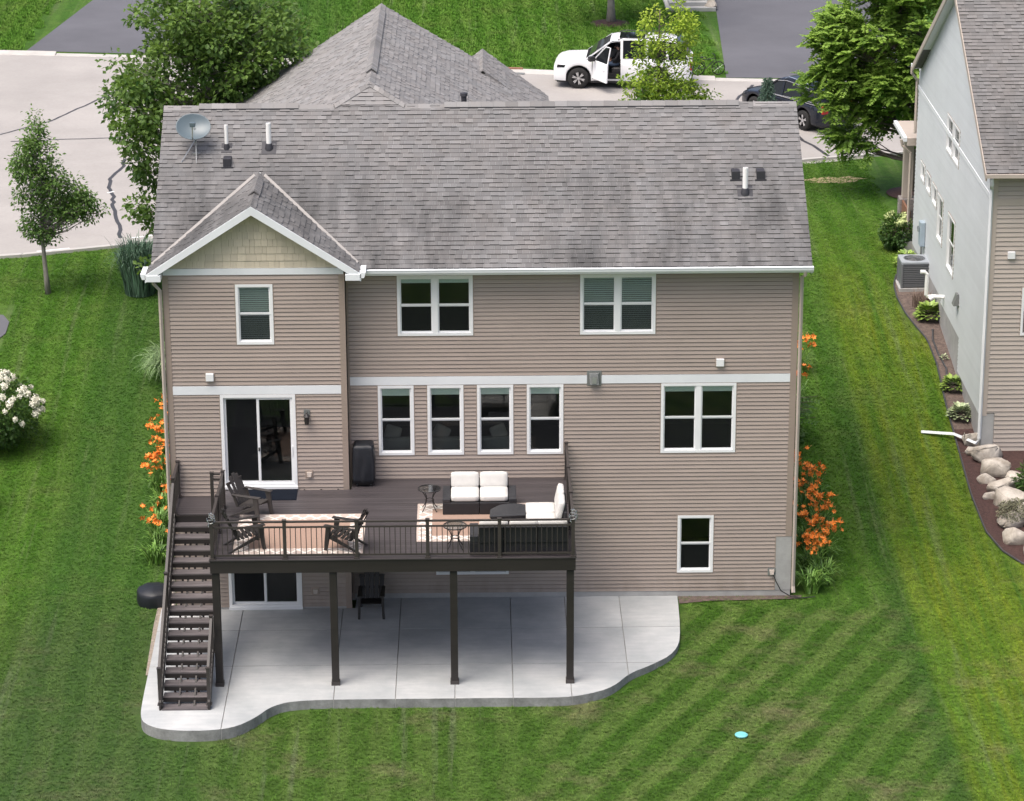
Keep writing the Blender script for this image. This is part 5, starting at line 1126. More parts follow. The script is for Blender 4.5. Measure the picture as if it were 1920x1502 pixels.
    if rails:
        for s in (-1, 1):
            mb = MB(); mb.tube([(xa+.1, s*(rwid(0)-.06), zr_(xa+.1)+.03), (xa+.3, s*(rwid(0)-.06), zr_(xa+.3)+.09), (xz-.5, s*(rwid(0)-.06), zr_(xz-.5)+.09), (xz-.3, s*(rwid(0)-.06), zr_(xz-.3)+.03)], .02, 6); mb.build('roof_rail', M['chrome'] if paint is M['cardark'] else M['blackplastic'], t)
            if paint is M['cardark']:
                mb = MB(); mb.tube([pt(x, 0, s)+Vector((0, s*.03, .02)) for x in cols_[1:-1]]+[pt(cols_[1], .5, s)+Vector((0, s*.03, 0))], .014, 5); mb.tube([pt(x, .93, s)+Vector((0, s*.03, 0)) for x in cols_ if xa <= x <= xz], .014, 5); mb.build('window_trim', M['chrome'], t)
    # underside, wheel wells, wheels
    mb = MB(); mb.box(xb+.1, -hw*.80, .22, xf-.12, hw*.80, .60); mb.build('underbody', M['blackplastic'], t)
    mb = MB()
    for s in (-1, 1): mb.box(xw[1]+rw+.1, s*hw*.93-.03, .24, xw[0]-rw-.1, s*hw*.93+.03, .36)
    mb.build('side_step', M['blackplastic'], t)
    for x in xw:
        for s in (-1, 1):
            mb = MB(); y_ = s*(hw-.12)
            prof = [(.55*rw, -.12), (.93*rw, -.125), (rw, -.09), (rw, .09), (.93*rw, .125), (.60*rw, .12)]; n = 32; vs = [(x+r1*math.cos(2*math.pi*k/n), y_+dy, rw+r1*math.sin(2*math.pi*k/n)) for r1, dy in prof for k in range(n)]
            mb.poly(vs, [(i*n+k, i*n+(k+1) % n, (i+1)*n+(k+1) % n, (i+1)*n+k) for i in range(len(prof)-1) for k in range(n)]); wh = mb.build('wheel', M['tyre'], t, smooth=True)
            yo = y_+s*.10; mb = MB(); mb.tube([(x, y_-s*.02, rw), (x, y_+s*.03, rw)], rw*.66, 24); mb.build('wheel_disc', M['blackplastic'], wh)
            rm = MB(); rm.tube([(x+.74*rw*math.cos(2*math.pi*k/n), yo, rw+.74*rw*math.sin(2*math.pi*k/n)) for k in range(n+1)], .02, 6)
            rm.tube([(x, yo-s*.03, rw), (x, yo+s*.01, rw)], .06, 12)
            for k in range(spokes):
                for dq in (-.14, .14):
                    a = 2*math.pi*k/spokes+.3; rm.bar((x+.05*math.cos(a), yo, rw+.05*math.sin(a)), (x+.74*rw*math.cos(a+dq), yo, rw+.74*rw*math.sin(a+dq)), .042, .03, upv=(0, 1, 0))
            rm.build('rim', M['alloy'], wh)
    for s in (-1, 1):
        mb = MB(); mb.hexa([Vector((xf-.42, s*wf(xf-.42)*.995+(-.02 if s > 0 else .02), belt(xf-.3)-.24))+Vector(d) for d in ((0, -.02, 0), (.30, -.02-s*.075, 0), (.30, .03-s*.075, 0), (0, .03, 0), (-.05, -.02, .10), (.28, -.02-s*.075, .10), (.28, .03-s*.075, .10), (-.05, .03, .10))]); mb.build('headlight', M['carglass'], t)
        mb = MB(); mb.box(xb-.012, s*hw*.70-.10, .75, xb+.10, s*hw*.70+.16*1, 1.08); mb.build('tail_light', M['redlamp'], t, bevel=.02)
        mx_ = gx[-1]-.45; mb = MB(); mb.box(mx_-.07, s*(bwid(mx_)+.12)-.10, belt(mx_)+.03, mx_+.07, s*(bwid(mx_)+.12)+.10, belt(mx_)+.22)
        if not (door and s > 0): mb.build('mirror', M['blackplastic'], t, bevel=.03)
    mb = MB(); mb.box(xf-.09, -hw*.55, .48, xf+.006, hw*.55, .86); mb.build('grille', M['blackplastic'], t, bevel=.02)
    mb = MB(); mb.box(xf-.25, -hw*.8, .26, xf-.05, hw*.8, .42); mb.build('bumper', M['blackplastic'], t, bevel=.03)
    mb = MB(); mb.box(xb-.03, -hw*.75, .38, xb+.3, hw*.75, .60); mb.build('bumper', M['blackplastic'], t, bevel=.03)
    return t, pt, wf
sb = lambda x: interp([(-2.75, 1.17), (.9, 1.16), (1.35, 1.15), (2.2, 1.12), (2.5, 1.06), (2.66, .95), (2.75, .75)], x)
DOOR = (1.20, .07)
suv, spt, swf = car('suv', 'large white SUV at the kerb with its front door open', (13.3, 45.98, ZS+.004), R(180-5.7), M['carwhite'], 5.42, 2.05, 1.92, [(-2.62, 1.22), (-2.40, 1.80), (-1.6, 1.89), (-.2, 1.91), (.42, 1.88), (.92, 1.60), (1.45, 1.19)], sb, (1.73, -1.36), .41, door=DOOR, spokes=6)
# open front door, swung on its hinge
dr = thing('door', None, None); dr.parent = suv; dr.location = (1.20, .98, 0); dr.rotation_euler = (0, 0, R(-57))
mb = MB(); mb.hexa([(-1.13, -.06, .42), (0, -.06, .42), (0, .02, .42), (-1.13, .02, .42), (-1.13, -.10, 1.16), (0, -.10, 1.16), (0, -.03, 1.16), (-1.13, -.03, 1.16)]); mb.build('door_skin', M['carwhite'], dr, bevel=.02)
mb = MB(); mb.tube([(-.05, -.07, 1.16), (-.55, -.18, 1.62), (-.75, -.21, 1.78), (-1.10, -.21, 1.80), (-1.11, -.07, 1.16)], .028, 6); mb.build('window_frame', M['carwhite'], dr)
mb = MB(); mb.face([(-.07, -.07, 1.16), (-.55, -.18, 1.60), (-.76, -.21, 1.77), (-1.08, -.21, 1.78), (-1.10, -.07, 1.16)]); mb.build('window_glass', M['carglass'], dr)
mb = MB(); mb.box(-.30, .0, 1.14, -.10, .26, 1.34); mb.build('mirror', M['blackplastic'], dr, bevel=.04)
mb = MB(); mb.box(-1.02, .021, .92, -.82, .045, .96); mb.build('handle', M['carwhite'], dr)
mb = MB(); mb.box(-.2, .15, .42, 1.2, .88, .50); mb.box(-.15, -.1, .5, -.05, .9, 1.0); mb.build('cabin_floor', M['blackplastic'], suv)
for y_ in (.20,):
    rbox('seat', -.12, .18, .55, .45, .80, .82, .08, M['blackplastic'], suv); rbox('seat_back', -.22, .20, .72, -.02, .78, 1.50, .08, M['blackplastic'], suv)
car('parked_car', 'dark blue crossover with chrome window trim under the trees', (19.53, 39.67, ZS+.004), math.atan2(.83, -.56), M['cardark'], 4.78, 1.90, 1.68, [(-2.30, 1.08), (-1.95, 1.50), (-1.2, 1.63), (-.2, 1.67), (.3, 1.60), (1.25, 1.04)], lambda x: interp([(-2.4, 1.02), (.9, 1.0), (1.3, .98), (2.0, .90), (2.3, .78), (2.42, .6)], x), (1.45, -1.38), .37, spokes=5)
# person in the driver's seat, turned to the open door
def person():
    J = dict(pel=(.22, .46, .90), sp=(.18, .46, 1.10), ch=(.15, .46, 1.32), nk=(.17, .46, 1.46), hd=(.22, .48, 1.56), ht=(.22, .48, 1.70),
             hl=(.24, .56, .90), kl=(.66, .84, .98), al=(.70, .98, .56), tl=(.84, 1.04, .52), hr=(.26, .38, .90), kr=(.72, .58, .99), ar=(.82, .70, .58), tr=(.95, .76, .54),
             sl=(.16, .65, 1.36), el=(.30, .74, 1.12), wl=(.50, .66, 1.06), sr=(.18, .27, 1.36), er=(.36, .26, 1.12), wr=(.54, .50, 1.07))
    E = [('pel', 'sp'), ('sp', 'ch'), ('ch', 'nk'), ('nk', 'hd'), ('hd', 'ht'), ('pel', 'hl'), ('hl', 'kl'), ('kl', 'al'), ('al', 'tl'), ('pel', 'hr'), ('hr', 'kr'), ('kr', 'ar'), ('ar', 'tr'), ('ch', 'sl'), ('sl', 'el'), ('el', 'wl'), ('ch', 'sr'), ('sr', 'er'), ('er', 'wr')]
    rad = dict(pel=.15, sp=.135, ch=.145, nk=.055, hd=.085, ht=.075, hl=.095, kl=.065, al=.045, tl=.04, hr=.095, kr=.065, ar=.045, tr=.04, sl=.065, el=.045, wl=.03, sr=.065, er=.045, wr=.03)
    ks = list(J); me = bpy.data.meshes.new('skel'); me.from_pydata([J[k] for k in ks], [(ks.index(a), ks.index(b)) for a, b in E], [])
    o = bpy.data.objects.new('skel', me); COL.objects.link(o); o.modifiers.new('skin', 'SKIN'); md = o.modifiers.new('s', 'SUBSURF'); md.levels = 2
    for i, k in enumerate(ks): sv = me.skin_vertices[0].data[i]; sv.radius = (rad[k], rad[k]); sv.use_root = k == 'pel'
    dg = bpy.context.evaluated_depsgraph_get(); m2 = bpy.data.meshes.new_from_object(o.evaluated_get(dg)); bpy.data.objects.remove(o)
    bm = bmesh.new(); bm.from_mesh(m2); fm_ = MB(); fm_.v = []; 
    for s, w in ((1, J['wl']), (-1, J['wr'])):            # hands resting in the lap: palm and five fingers
        w = Vector(w); c = w+Vector((.07, -s*.02, -.015))
        fm_.tube([w, c, c+Vector((.03, 0, -.005))], [.026, .036, .030], 8)
        for i in range(4): b_ = c+Vector((.02, (i-1.5)*.019, 0)); l_ = (.060, .070, .066, .052)[i]; fm_.tube([b_, b_+Vector((l_*.55, 0, -.006)), b_+Vector((l_, 0, -.03))], [.010, .009, .007], 6)
        fm_.tube([c+Vector((-.01, s*.03, 0)), c+Vector((.025, s*.05, -.005)), c+Vector((.05, s*.045, -.02))], [.012, .010, .008], 6)
    hd = Vector(J['hd']); fm_.tube([hd+Vector((.085, 0, .03)), hd+Vector((.11, 0, .0))], [.012, .018], 6)
    for s in (-1, 1): fm_.tube([hd+Vector((0, s*.08, .02)), hd+Vector((0, s*.10, .03))], [.03, .02], 8)
    b0 = fm_.mesh('hands', M['skin']); bm.from_mesh(b0); bm.to_mesh(m2); bm.free()
    m2.materials.clear(); [m2.materials.append(M[k]) for k in ('shirt', 'denim', 'skin', 'shoe')]
    for p in m2.polygons:
        c = p.center
        i = 0
        if c.z > 1.47: i = 2
        elif c.z < .64 and c.x > .6: i = 3 if c.z < .60 else 1
        elif c.z < .96 or (c.x > .40 and c.z < 1.035): i = 1
        elif c.x > .47: i = 2
        p.material_index = i; p.use_smooth = True
    t = link('person', m2, None, suv.location, suv.rotation_euler.z); tag(t, 'person in jeans and dark top sitting in the open SUV doorway', 'person')
    mb = MB(); mb.lathe((.215, .48, 1.60), [(.098, -.02), (.105, .04), (.095, .10), (.06, .145), (0, .155)], 14); mb.build('hair', M['shirt'], t, smooth=True)
person()
# bicycle by the far kerb
bk = thing('bicycle', 'dark bicycle leaning at the grass edge behind the SUV', 'bicycle', (16.75, 47.3, ZS+.02), R(8))
for x in (-.42, .42):
    mb = MB(); mb.tube([(x+.26*math.cos(2*math.pi*k/28), 0, .28+.26*math.sin(2*math.pi*k/28)) for k in range(29)], .02, 6); w_ = mb.build('wheel', M['tyre'], bk)
    mb = MB()
    for k in range(10): a = 2*math.pi*k/10; mb.tube([(x, 0, .28), (x+.25*math.cos(a), 0, .28+.25*math.sin(a))], .004, 4)
    mb.build('spokes', M['galv'], w_)
mb = MB()
for a, b in (((-.42, 0, .28), (-.1, 0, .26)), ((-.42, 0, .28), (-.2, 0, .66)), ((-.1, 0, .26), (-.2, 0, .66)), ((-.2, 0, .64), (.26, 0, .68)), ((-.1, 0, .26), (.26, 0, .62)), ((.42, 0, .28), (.25, 0, .80))): mb.tube([a, b], .017, 6)
mb.build('frame', M['blackplastic'], bk)
mb = MB(); mb.tube([(.22, -.25, .84), (.26, 0, .82), (.22, .25, .84)], .014, 6); mb.build('handlebar', M['blackplastic'], bk)
mb = MB(); mb.hexa([(-.32, -.06, .72), (-.08, -.02, .72), (-.08, .02, .72), (-.32, .06, .72), (-.32, -.06, .76), (-.08, -.02, .75), (-.08, .02, .75), (-.32, .06, .76)]); mb.build('saddle', M['blackplastic'], bk)
# ---------------------------------------------------------------- trees and plants
def leaf_faces(mb, p, d, n_, l, w, tone):
    d = d.normalized(); s = d.cross(n_); s = s.normalized()*w/2 if s.length > 1e-4 else Vector((w/2, 0, 0)); m_ = p+d*l*.5+n_*l*.06
    b = len(mb.v); mb.v += [tuple(p), tuple(m_+s), tuple(p+d*l-n_*l*.08), tuple(m_-s)]; mb.f.append((b, b+1, b+2, b+3)); mb.t.append(tone); mb.m.append(0)
def rv(r_):
    while 1:
        v = Vector((r_.uniform(-1, 1), r_.uniform(-1, 1), r_.uniform(-1, 1)))
        if .05 < v.length < 1: return v.normalized()
def tree(name, label, base, height, trunk_r, blobs, mat, seed, leaf=(.11, .075), per=150, clusters=120, mode='leaf', bark='bark', clear=1.5, tonefn=None, cr=.42, group=None):
    # blobs: ellipsoids (cx,cy,cz,rx,ry,rz) relative to the base; clusters spread through them, each fed by a limb
    r_ = random.Random(seed); t = thing(name, label, 'tree', base, 0, group); tk = MB(); crown = MB()
    top = Vector((r_.uniform(-.15, .15), r_.uniform(-.1, .1), height*.93)); ax = lambda f: Vector((top.x*f*f+.06*math.sin(f*5+seed), top.y*f*f+.05*math.cos(f*4+seed), top.z*f))
    tk.tube([ax(i/9) for i in range(10)], [trunk_r*(1.25 if i == 0 else 1)*(1-.9*(i/9)**.9)+.008 for i in range(10)], 9); tkm = tk
    limbs = MB(); vol = [b[3]*b[4]*b[5] for b in blobs]; cs = []
    for _ in range(clusters):
        b = r_.choices(blobs, vol)[0]; u = rv(r_)*r_.random()**.38; c = Vector((b[0]+u.x*b[3], b[1]+u.y*b[4], b[2]+u.z*b[5])); cs.append(c)
    for c in cs:
        f = max(clear/height, min(.92, (c.z-.35*math.hypot(c.x, c.y)-.2)/top.z)); a = ax(f); m_ = a.lerp(c, .5)+Vector((0, 0, -.06*(c-a).length))+rv(r_)*.06; q = .006+.05*trunk_r/.12*(1-f)*.35
        limbs.tube([a, m_, c], [q*1.7, q, .004], 5, cap=False)
        for _ in range(3): limbs.tube([m_.lerp(c, r_.uniform(.3, 1)), c+rv(r_)*cr*.8], [.006, .003], 3, cap=False)
    zmin = min(c.z for c in cs); zmax = max(c.z for c in cs)
    for c in cs:
        ct = r_.gauss(.42, .16); hgt = (c.z-zmin)/(zmax-zmin+.01); k = int(per*r_.uniform(.6, 1.35)); rad = cr*r_.uniform(.65, 1.25)
        if mode == 'leaf':
            for _ in range(k):
                u = rv(r_); rr = rad*r_.random()**.45; p = c+Vector((u.x*rr, u.y*rr, u.z*rr*.72)); d = (u+Vector((0, 0, -.25))+rv(r_)*.7).normalized(); n_ = (Vector((0, 0, 1))+rv(r_)*.75+u*.3).normalized()
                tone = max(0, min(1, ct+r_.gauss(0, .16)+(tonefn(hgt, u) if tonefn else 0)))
                leaf_faces(crown, p, d, n_, leaf[0]*r_.uniform(.7, 1.25), leaf[1]*r_.uniform(.7, 1.2), tone)
        else:                                            # feathery sprays of small leaflets
            out = Vector((c.x, c.y, .5*(c.z-height*.5))); out = out.normalized() if out.length > .01 else rv(r_)
            for _ in range(k//14+1):
                u = (rv(r_)+out*.8+Vector((0, 0, .25))).normalized(); L_ = rad*r_.uniform(.7, 1.5); p0 = c+rv(r_)*rad*.5; sd = u.cross(Vector((0, 0, 1))); sd = sd.normalized() if sd.length > .01 else Vector((1, 0, 0)); tone0 = ct+r_.gauss(0, .13)+(tonefn(hgt, u) if tonefn else 0)
                for i in range(9):
                    f = (i+1)/9; p = p0+u*L_*f+Vector((0, 0, -.16*L_*f*f)); n_ = (Vector((0, 0, 1))+rv(r_)*.6).normalized()
                    for s in (-1, 1): leaf_faces(crown, p, (sd*s+u*.55+Vector((0, 0, -.15))), n_, leaf[0]*r_.uniform(.8, 1.2)*(1.15-.5*f), leaf[1], max(0, min(1, tone0+.25*f+r_.gauss(0, .07))))
    tr = tkm.build('trunk', M[bark], t, smooth=True); lb = limbs.build('limbs', M[bark], t, smooth=True, fix=False)
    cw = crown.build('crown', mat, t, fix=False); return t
tree('young_tree', 'slim young maple standing alone on the lawn near the kerb', (-5.68, 18.4, terr(18.4)-.03), 5.7, .075, [(-.1, 0, 3.7, .82, .8, 1.6), (-.1, 0, 5.0, .42, .45, .65), (.65, .1, 2.9, .85, .7, .75), (1.1, .1, 2.7, .6, .6, .45), (.0, 0, 2.1, .65, .6, .5)], M['leaf_mid'], 3, leaf=(.12, .075), per=44, clusters=190, bark='bark_grey', clear=1.3, cr=.33, tonefn=lambda h, u: .10+.22*h+.15*u.z)
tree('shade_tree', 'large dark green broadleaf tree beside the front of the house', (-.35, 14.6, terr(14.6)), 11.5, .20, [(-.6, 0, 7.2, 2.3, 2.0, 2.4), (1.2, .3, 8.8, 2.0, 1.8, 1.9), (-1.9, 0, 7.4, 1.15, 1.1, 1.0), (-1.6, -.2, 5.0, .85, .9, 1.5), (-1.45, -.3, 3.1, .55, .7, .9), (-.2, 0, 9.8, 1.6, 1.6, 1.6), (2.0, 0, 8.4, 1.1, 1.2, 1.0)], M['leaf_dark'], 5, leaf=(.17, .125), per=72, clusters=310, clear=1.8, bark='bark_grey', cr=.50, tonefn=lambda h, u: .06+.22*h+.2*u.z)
tree('yellow_green_tree', 'small yellow-green tree in front of the white SUV', (13.75, 30.0, terr(30)), 6.6, .09, [(0, 0, 3.5, 1.35, 1.2, 1.4), (-.3, 0, 5.3, .55, .7, 1.5), (.6, 0, 5.0, .7, .8, 1.3), (-.9, 0, 2.6, 1.0, .8, .4), (.9, 0, 3.0, .9, .8, .8)], M['leaf_lime'], 8, leaf=(.14, .085), per=58, clusters=130, clear=1.0, cr=.32, tonefn=lambda h, u: -.24+.8*h)
tree('honey_locust', 'broad feathery light green tree between the dark car and neighbouring house', (22.3, 28.8, terr(29)), 8.4, .15, [(-1.2, 0, 5.2, 2.1, 1.7, 2.2), (-.6, 0, 7.2, 1.7, 1.4, 1.3), (-2.4, 0, 3.8, 1.3, 1.2, 1.0), (-.5, 0, 3.3, 1.6, 1.2, 1.1), (-1.5, -.3, 2.4, 1.5, 1.0, .7), (-2.6, 0, 5.6, 1.0, 1.0, 1.0)], M['leaf_light'], 11, leaf=(.18, .10), per=175, clusters=290, mode='spray', clear=1.2, cr=.48, tonefn=lambda h, u: -.10+.5*h)
tree('lawn_tree', 'tree with pale trunk in a mulch ring on the far lawn', (13.28, 57.7, ZS), 8.5, .17, [(0, 0, 5.0, 3.0, 2.6, 2.3), (0, 0, 3.2, 2.6, 2.2, .8)], M['leaf_dark'], 14, leaf=(.2, .14), per=90, clusters=130, bark='bark_grey', clear=2.0, cr=.6)
sp_ = thing('blue_spruce', 'small blue-green conifer in front of the dark car', 'tree', (18.0, 36.0, ZS)); mb = MB(); mb.tube([(0, 0, 0), (0, 0, 2.45)], [.06, .01], 7); mb.build('trunk', M['bark'], sp_); mb = MB(); r_ = random.Random(4)
for i in range(150):
    z = .25+2.2*(i/150); L_ = .62*(1-(z-.2)/2.4)+.08; a = i*2.4; u = Vector((math.cos(a), math.sin(a), -.25))
    for k in range(9):
        p = Vector((0, 0, z))+u*L_*(k+1)/9+Vector((0, 0, -.12*L_*((k+1)/9)**2))
        for _ in range(5): leaf_faces(mb, p, u+rv(r_)*.9, rv(r_), .10, .018, r_.random())
mb.build('crown', M['needle'], sp_, fix=False)
def strap(mb, p, a, L_, h, w, r_, tone, droop=1.0):      # arching strap leaf
    d = Vector((math.cos(a), math.sin(a), 0)); s = Vector((-d.y, d.x, 0)); n = 5; P = []
    for i in range(n+1):
        f = i/n; P.append(Vector(p)+d*L_*f+Vector((0, 0, h*(2*f-(.75+.9*droop*.6)*f*f)))); 
    b = len(mb.v)
    for i, q in enumerate(P): ww = w*(1-(i/n)**2*.92)/2; mb.v += [tuple(q-s*ww), tuple(q+s*ww)]
    for i in range(n): mb.f.append((b+2*i, b+2*i+1, b+2*i+3, b+2*i+2)); mb.t.append(tone); mb.m.append(0)
def flower_mesh():
    mb = MB(); r_ = random.Random(1)
    for k in range(6):
        a = k*math.pi/3; d = Vector((math.cos(a), math.sin(a), .55)); leaf_faces(mb, Vector((0, 0, 0)), d, Vector((0, 0, 1)), .10, .05, r_.random())
    mb.tube([(0, 0, -.05), (0, 0, 0)], [.006, .014], 5); return mb.mesh('flower', M['orange'])
FLM = flower_mesh(); mb = MB(); mb.tube([(0, 0, 0), (.01, 0, .04), (.02, 0, .08)], [.005, .012, .003], 5); BUDM = mb.mesh('bud', M['bud'])
def lily(x, y, seed, n_leaf, n_fl, label, hh=.75, out=0):
    r_ = random.Random(seed); t = thing('daylily', label, 'plant', (x, y, terr(y)), 0, 'daylilies along the house walls'); mb = MB()
    for _ in range(n_leaf): a = r_.uniform(0, 6.28); strap(mb, (r_.uniform(-.15, .15), r_.uniform(-.15, .15), 0), a, r_.uniform(.25, .6), r_.uniform(.45, hh), .040, r_, r_.random(), r_.uniform(.7, 1.4))
    mb.build('leaves', M['lilyleaf'], t, fix=False); st_ = MB()
    for _ in range(int(n_fl*2.0)):
        a = r_.uniform(0, 6.28); q = r_.uniform(.12, .48); h_ = r_.uniform(.75, 1.15)*hh/.75; e = Vector((q*math.cos(a)+out*r_.uniform(0, .25), q*math.sin(a)-.05, h_)); st_.tube([(0, 0, 0), (e.x*.4, e.y*.4, h_*.6), e], .006, 4)
        for k in range(r_.choice((1, 2, 2, 3))): o = link('flower', FLM, t, e+rv(r_)*.06); o.rotation_euler = (r_.uniform(-.9, .9), r_.uniform(-.9, .9), r_.uniform(0, 6)); o.scale = [r_.uniform(.75, 1.15)]*3
        for k in range(2): o = link('bud', BUDM, t, e+rv(r_)*.05); o.rotation_euler = (r_.uniform(-1, 1), r_.uniform(-1, 1), 0)
    st_.build('stems', M['lilyleaf'], t)
ORD = ['first', 'second', 'third', 'fourth', 'fifth', 'sixth', 'seventh', 'eighth', 'ninth', 'tenth', 'eleventh', 'twelfth']
for i, (x, y, nl, nf) in enumerate(((15.75, .25, 110, 0), (16.05, .75, 110, 3), (15.85, 1.4, 90, 8), (16.2, 2.0, 90, 9), (15.95, 2.8, 80, 8), (16.3, 3.5, 80, 10), (16.0, 4.4, 70, 6), (16.35, 5.2, 70, 9), (16.1, 6.0, 60, 5), (16.7, 12.6, 40, 7), (16.5, 10.8, 30, 4))):
    lily(x, y, 20+i, nl, nf, 'leafy daylily clump without flowers at the foundation step' if nf == 0 else ORD[i]+' orange daylily clump counted from the foundation step at the house corner', out=.3)
for i, (x, y, nl, nf) in enumerate(((-.85, 2.2, 70, 1), (-.8, 3.1, 80, 4), (-.9, 4.0, 80, 2), (-.9, 5.0, 80, 3), (-1.05, 6.0, 70, 9), (-1.0, 7.0, 60, 8), (-1.15, 8.0, 60, 7), (-1.15, 9.2, 50, 6))): lily(x, y, 50+i, nl, nf, ORD[i]+' orange daylily clump counted from the covered fire pit', out=-.2)
def clump(name, label, x, y, n, L_, h, w, mat, seed, cat='ornamental grass', droop=1.2, spread=.2):
    r_ = random.Random(seed); mb = MB()
    for _ in range(n): a = r_.uniform(0, 6.28); q = spread*r_.random()**.5; b = r_.uniform(0, 6.28); strap(mb, (q*math.cos(b), q*math.sin(b), 0), a, L_*r_.uniform(.3, 1.1), h*r_.uniform(.65, 1.1), w, r_, r_.random(), droop*r_.uniform(.6, 1.3))
    o = mb.build(name, mat, None, fix=False); o.location = (x, y, terr(y)); tag(o, label, cat); return o
clump('blue_grass', 'tall blue-green ornamental grass between the young tree and the house', -2.85, 18.3, 1300, .75, 1.8, .032, M['grassblue'], 1, droop=.9, spread=.45)
clump('fountain_grass', 'pale arching fountain grass against the stair-side house wall', -1.35, 12.4, 900, 1.0, 1.3, .026, M['grasspale'], 2, droop=1.5, spread=.3)
def hosta(label, x, y, s, mat, seed, n=70):
    r_ = random.Random(seed); mb = MB()
    for i in range(n):
        a = i*2.399; f = (i+1)/n; L_ = s*(.25+.75*f); d = Vector((math.cos(a), math.sin(a), .9-.95*f)); p = Vector((math.cos(a)*L_*.45, math.sin(a)*L_*.45, s*(.55-.42*f)+r_.uniform(-.02, .02)))
        leaf_faces(mb, p, d, (Vector((0, 0, 1))+rv(r_)*.25).normalized(), s*.42*r_.uniform(.8, 1.2), s*.26, r_.random())
    o = mb.build('hosta', mat, None, fix=False); o.location = (x, y, terr(y)+.05); tag(o, label, 'plant', 'hostas along the neighbouring wall')
hosta('green hosta just below the air conditioner', 20.95, 15.9, .62, M['hosta'], 1, 110); hosta('yellow-green hosta midway along the pale wall', 20.97, 11.4, .50, M['hosta'], 2, 90); hosta('white-edged hosta above the long white downspout', 20.95, 9.75, .52, M['hosta_v'], 3, 100); hosta('dark green hosta tucked behind the air conditioner', 20.85, 20.0, .6, M['hosta'], 4, 100); hosta('tiny yellowing hosta on the old mulch', 21.0, 13.2, .2, M['hosta_v'], 5, 30)
clump('coral_bells', 'rosy-brown plumed plant between the air conditioner and hosta', 20.85, 16.7, 160, .25, .55, .02, M['rosyplume'], 9, 'plant', .6, .3)
clump('spirea_shrub', 'dull twiggy shrub by the neighbouring porch', 20.9, 23.2, 260, .45, .7, .02, M['rosyplume'], 10, 'shrub', .9, .3)
def shrub(name, label, x, y, rx, rz, mat, seed, n=2600, leaf=(.12, .08), heads=0, hm=None, hr=.09, cat='shrub', group=None):
    r_ = random.Random(seed); t = thing(name, label, cat, (x, y, terr(y)), 0, group); mb = MB()
    for _ in range(n):
        u = rv(r_); rr = r_.random()**.3; k = 1+.22*noise.noise(u*2.2+Vector((seed, 0, 0))); p = Vector((u.x*rx*rr*k, u.y*rx*rr*k, rz*.52+u.z*rz*.5*rr*k))
        if p.z < .04: continue
        leaf_faces(mb, p, u+rv(r_)*.8, (u+Vector((0, 0, 1))+rv(r_)*.5).normalized(), leaf[0]*r_.uniform(.7, 1.2), leaf[1]*r_.uniform(.8, 1.2), max(0, min(1, r_.gauss(.4, .22)+.2*u.z)))
    mb.build('foliage', mat, t, fix=False); sm = MB()
    for _ in range(9): u = rv(r_); sm.tube([(0, 0, 0), (u.x*rx*.5, u.y*rx*.5, rz*.6)], [.02, .006], 5)
    sm.build('stems', M['bark'], t)
    if heads:
        hb = MB()
        for _ in range(110): u = rv(r_); leaf_faces(hb, u*.8*r_.uniform(.75, 1), rv(r_), u, .42, .38, r_.random())
        hm_ = hb.mesh('flower_head', hm)
        for _ in range(heads):
            u = rv(r_); u.z = abs(u.z)*1.0-.15; u.normalize(); k = 1.02+.22*noise.noise(u*2.2+Vector((seed, 0, 0))); o = link('flower_head', hm_, t, (u.x*rx*k, u.y*rx*k, rz*.52+u.z*rz*.52*k)); s = hr*r_.uniform(.75, 1.25); o.scale = (s, s, s*r_.uniform(.9, 1.4)); o.rotation_euler = (r_.uniform(-.5, .5), r_.uniform(-.5, .5), 0)
shrub('hydrangea', 'hydrangea bush with white blooms at the lawn edge', -5.75, 8.6, 1.15, 2.0, M['leaf_hyd'], 3, 4200, heads=75, hm=M['petal_w'], hr=.105)
shrub('hydrangea', 'small hydrangea with few blooms low on the stair-side lawn', -6.0, 5.1, .55, 1.0, M['leaf_hyd'], 4, 1200, heads=12, hm=M['petal_w'], hr=.09)
shrub('hydrangea', 'hydrangea with lime-green globes beside the neighbouring porch', 20.75, 21.9, .52, 1.1, M['leaf_hyd'], 5, 1500, heads=17, hm=M['petal_g'], hr=.14)
shrub('low_shrub', 'grey-green mossy shrub over the boulder', 21.5, 4.0, .45, .62, pm('grey_leaf', (.16, .16, .10), .3, 6, .9, tone=.5, bump=0), 6, 1800, leaf=(.06, .04))
shrub('flowering_perennial', 'green leafy perennial behind the boulders', 22.3, 5.5, .5, .9, M['leaf_hyd'], 7, 900, leaf=(.2, .04), heads=4, hm=M['petal_w'], hr=.07, cat='plant')
shrub('flowering_perennial', 'leafy plant with a yellow bloom near the boulder row end', 22.4, 4.3, .45, .7, M['leaf_hyd'], 8, 800, leaf=(.2, .04), heads=2, hm=M['petal_g'], hr=.06, cat='plant')
shrub('low_shrub', 'green shrub filling the bed behind the daylilies', 15.75, 7.6, .55, 1.3, M['leaf_hyd'], 9, 1500)
sm_ = thing('sumac', 'blue-green shrub with feathery compound leaves behind the daylilies', 'shrub', (15.9, 8.6, terr(8.6))); mb = MB(); r_ = random.Random(6); stm = MB()
for i in range(14):
    a = r_.uniform(-1.6, 1.4); L_ = r_.uniform(.6, .95); u = Vector((math.cos(a), math.sin(a)*.8, r_.uniform(-.1, .35))).normalized(); p0 = Vector((0, 0, r_.uniform(.5, 1.5))); sd = u.cross(Vector((0, 0, 1))).normalized(); stm.tube([(0, 0, 0), p0, p0+u*L_], .008, 4)
    for k in range(9):
        for s in (-1, 1): leaf_faces(mb, p0+u*L_*(k+1)/9+Vector((0, 0, -.2*L_*((k+1)/9)**2)), sd*s+u*.3, Vector((0, 0, 1)), .19, .075, r_.random())
